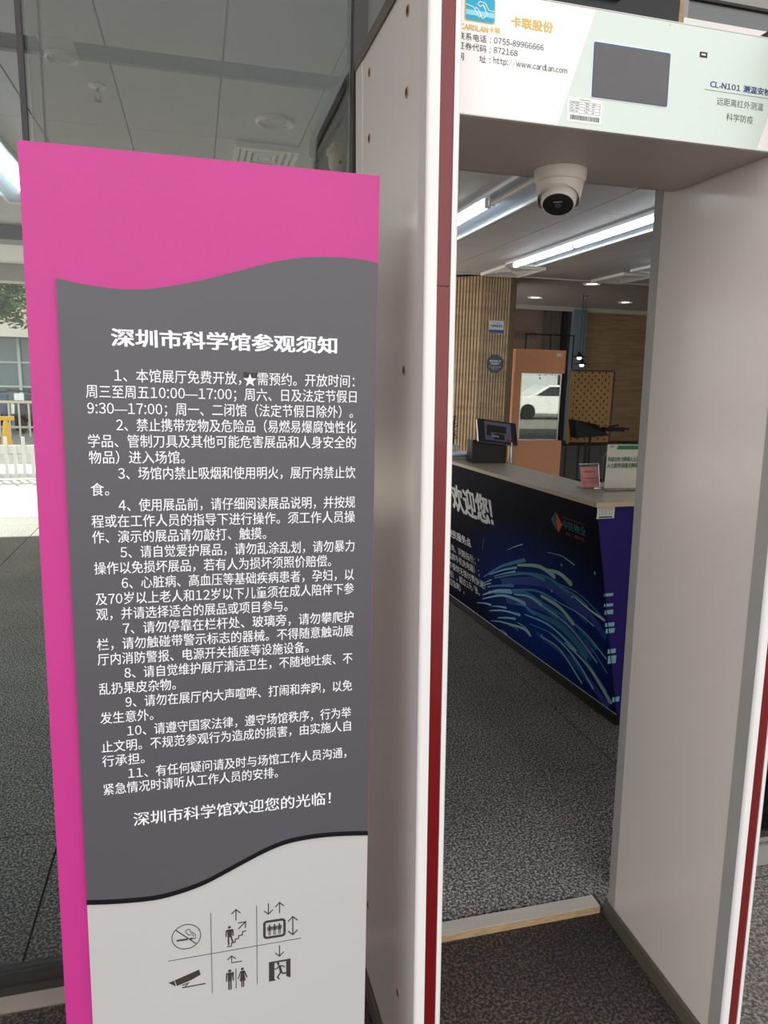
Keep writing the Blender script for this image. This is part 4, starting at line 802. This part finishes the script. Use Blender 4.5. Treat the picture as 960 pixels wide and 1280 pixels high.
def tree(name, label, x, y, h, r, n, zc, sq=1.0):
    t = thing(name, label, 'tree', (x, y, -.05)); MB().tube([(0, 0, 0), (.1, .05, h*.3), (-.05, 0, h*.6), (.1, .1, h*.85)], .13 if h > 5 else .07, 10, .04).build('trunk', 'bark', t, smooth=True)
    for a in range(5):
        an = a*1.3; MB().tube([(0, 0, h*.45), (r*.4*math.cos(an), r*.4*math.sin(an), h*.65), (r*.75*math.cos(an), r*.75*math.sin(an), h*.72)], .07, 7, .02).build('branch', 'bark', t)
    D = MB()
    for i in range(n):
        u = Vector((random.gauss(0, 1), random.gauss(0, 1), random.gauss(0, 1))).normalized()*r*random.uniform(.35, 1)**.6
        c = Vector((u.x, u.y, zc+u.z*sq+.25*math.sin(u.x*3)))
        a = Vector((random.uniform(-1, 1), random.uniform(-1, 1), random.uniform(-.5, .5))).normalized(); b = a.cross(Vector((random.uniform(-1, 1), random.uniform(-1, 1), 1))).normalized(); s = random.uniform(.06, .12)
        D.add([c-a*s, c+b*s*.5, c+a*s, c-b*s*.5], [(0, 1, 2, 3)])
    tag(D.build('foliage', 'foliage', t), kind='stuff')
tree('street_tree', 'leafy street tree before the beige building at the left edge', -6.3, 23.5, 6.5, 2.4, 9000, 4.5, .8)
tree('street_tree', 'thin young tree with leaves at the pink board edge', -4.35, 27.2, 4.6, .8, 1200, 3.6, .9)

# ================================================================== ON THE FORECOURT (what the kiosk glass mirrors)
cr_ = thing('parked_car', 'white hatchback parked on the forecourt, mirrored in the kiosk window', 'car', (14.6, -10.0, 0), .1)
MB().prism([(-2.1, .30), (-2.15, .62), (-1.95, .90), (-1.15, .98), (-.45, 1.42), (1.05, 1.44), (1.85, 1.02), (2.05, .90), (2.1, .35), (1.75, .25), (-1.8, .25)], -.84, .84).build('body', 'carw', cr_, bevel=.04)
for y in (-.852, .846): MB().prism([(-.98, .98), (-.40, 1.34), (.25, 1.36), (.25, .98)], y, y+.006).build('side_window', 'carglass', cr_); MB().prism([(.32, .98), (.32, 1.36), (1.0, 1.36), (1.55, 1.02)], y, y+.006).build('side_window', 'carglass', cr_)
for x in (-1.30, 1.32):
    for y in (-.80, .80): MB().lathe([(.20, -.09), (.31, -.10), (.32, 0), (.31, .10), (.20, .09)], (x, y, .32), 22, Matrix.Rotation(PI/2, 3, 'X')).build('wheel', 'tyre', cr_)
tree('forecourt_tree', 'broad tree on the forecourt behind the parked white car', 17.5, -15.0, 6.0, 2.6, 3000, 3.9, .8)
tree('forecourt_tree', 'second tree on the forecourt, farther to the side', 12.0, -18.5, 6.5, 2.6, 3000, 4.2, .8)
bd = thing('office_building', 'beige building with white band and glass facade across the road', 'building', (-16, 30, -.05))
MB().box(0, 22, 0, 8, 3.3, 14).build('upper_wall', 'beige', bd); MB().box(-.2, 22.2, -.5, 0, 2.75, 3.25).build('white_band', 'cream', bd); MB().box(0, 22, .3, 8, .0, 3.29).build('ground_facade', 'facade', bd)
for k in range(24): MB().box(k*.95, k*.95+.10, .15, .29, .0, 2.74).build('mullion', 'mullion', bd)
for z in (.9, 1.8): MB().box(0, 22, .20, .285, z, z+.07).build('transom', 'mullion', bd)
for r_ in range(3):
    for k in range(11):
        f = MB().box(.6+k*2.0, 1.5+k*2.0, -.06, -.001, 3.45+r_*2.7, 4.35+r_*2.7+(.4 if r_ else 0)).build('window', 'cream', bd); MB().box(.68+k*2.0, 1.42+k*2.0, -.08, -.061, 3.53+r_*2.7, 4.28+r_*2.7+(.4 if r_ else 0)).build('window_pane', 'carglass', f)
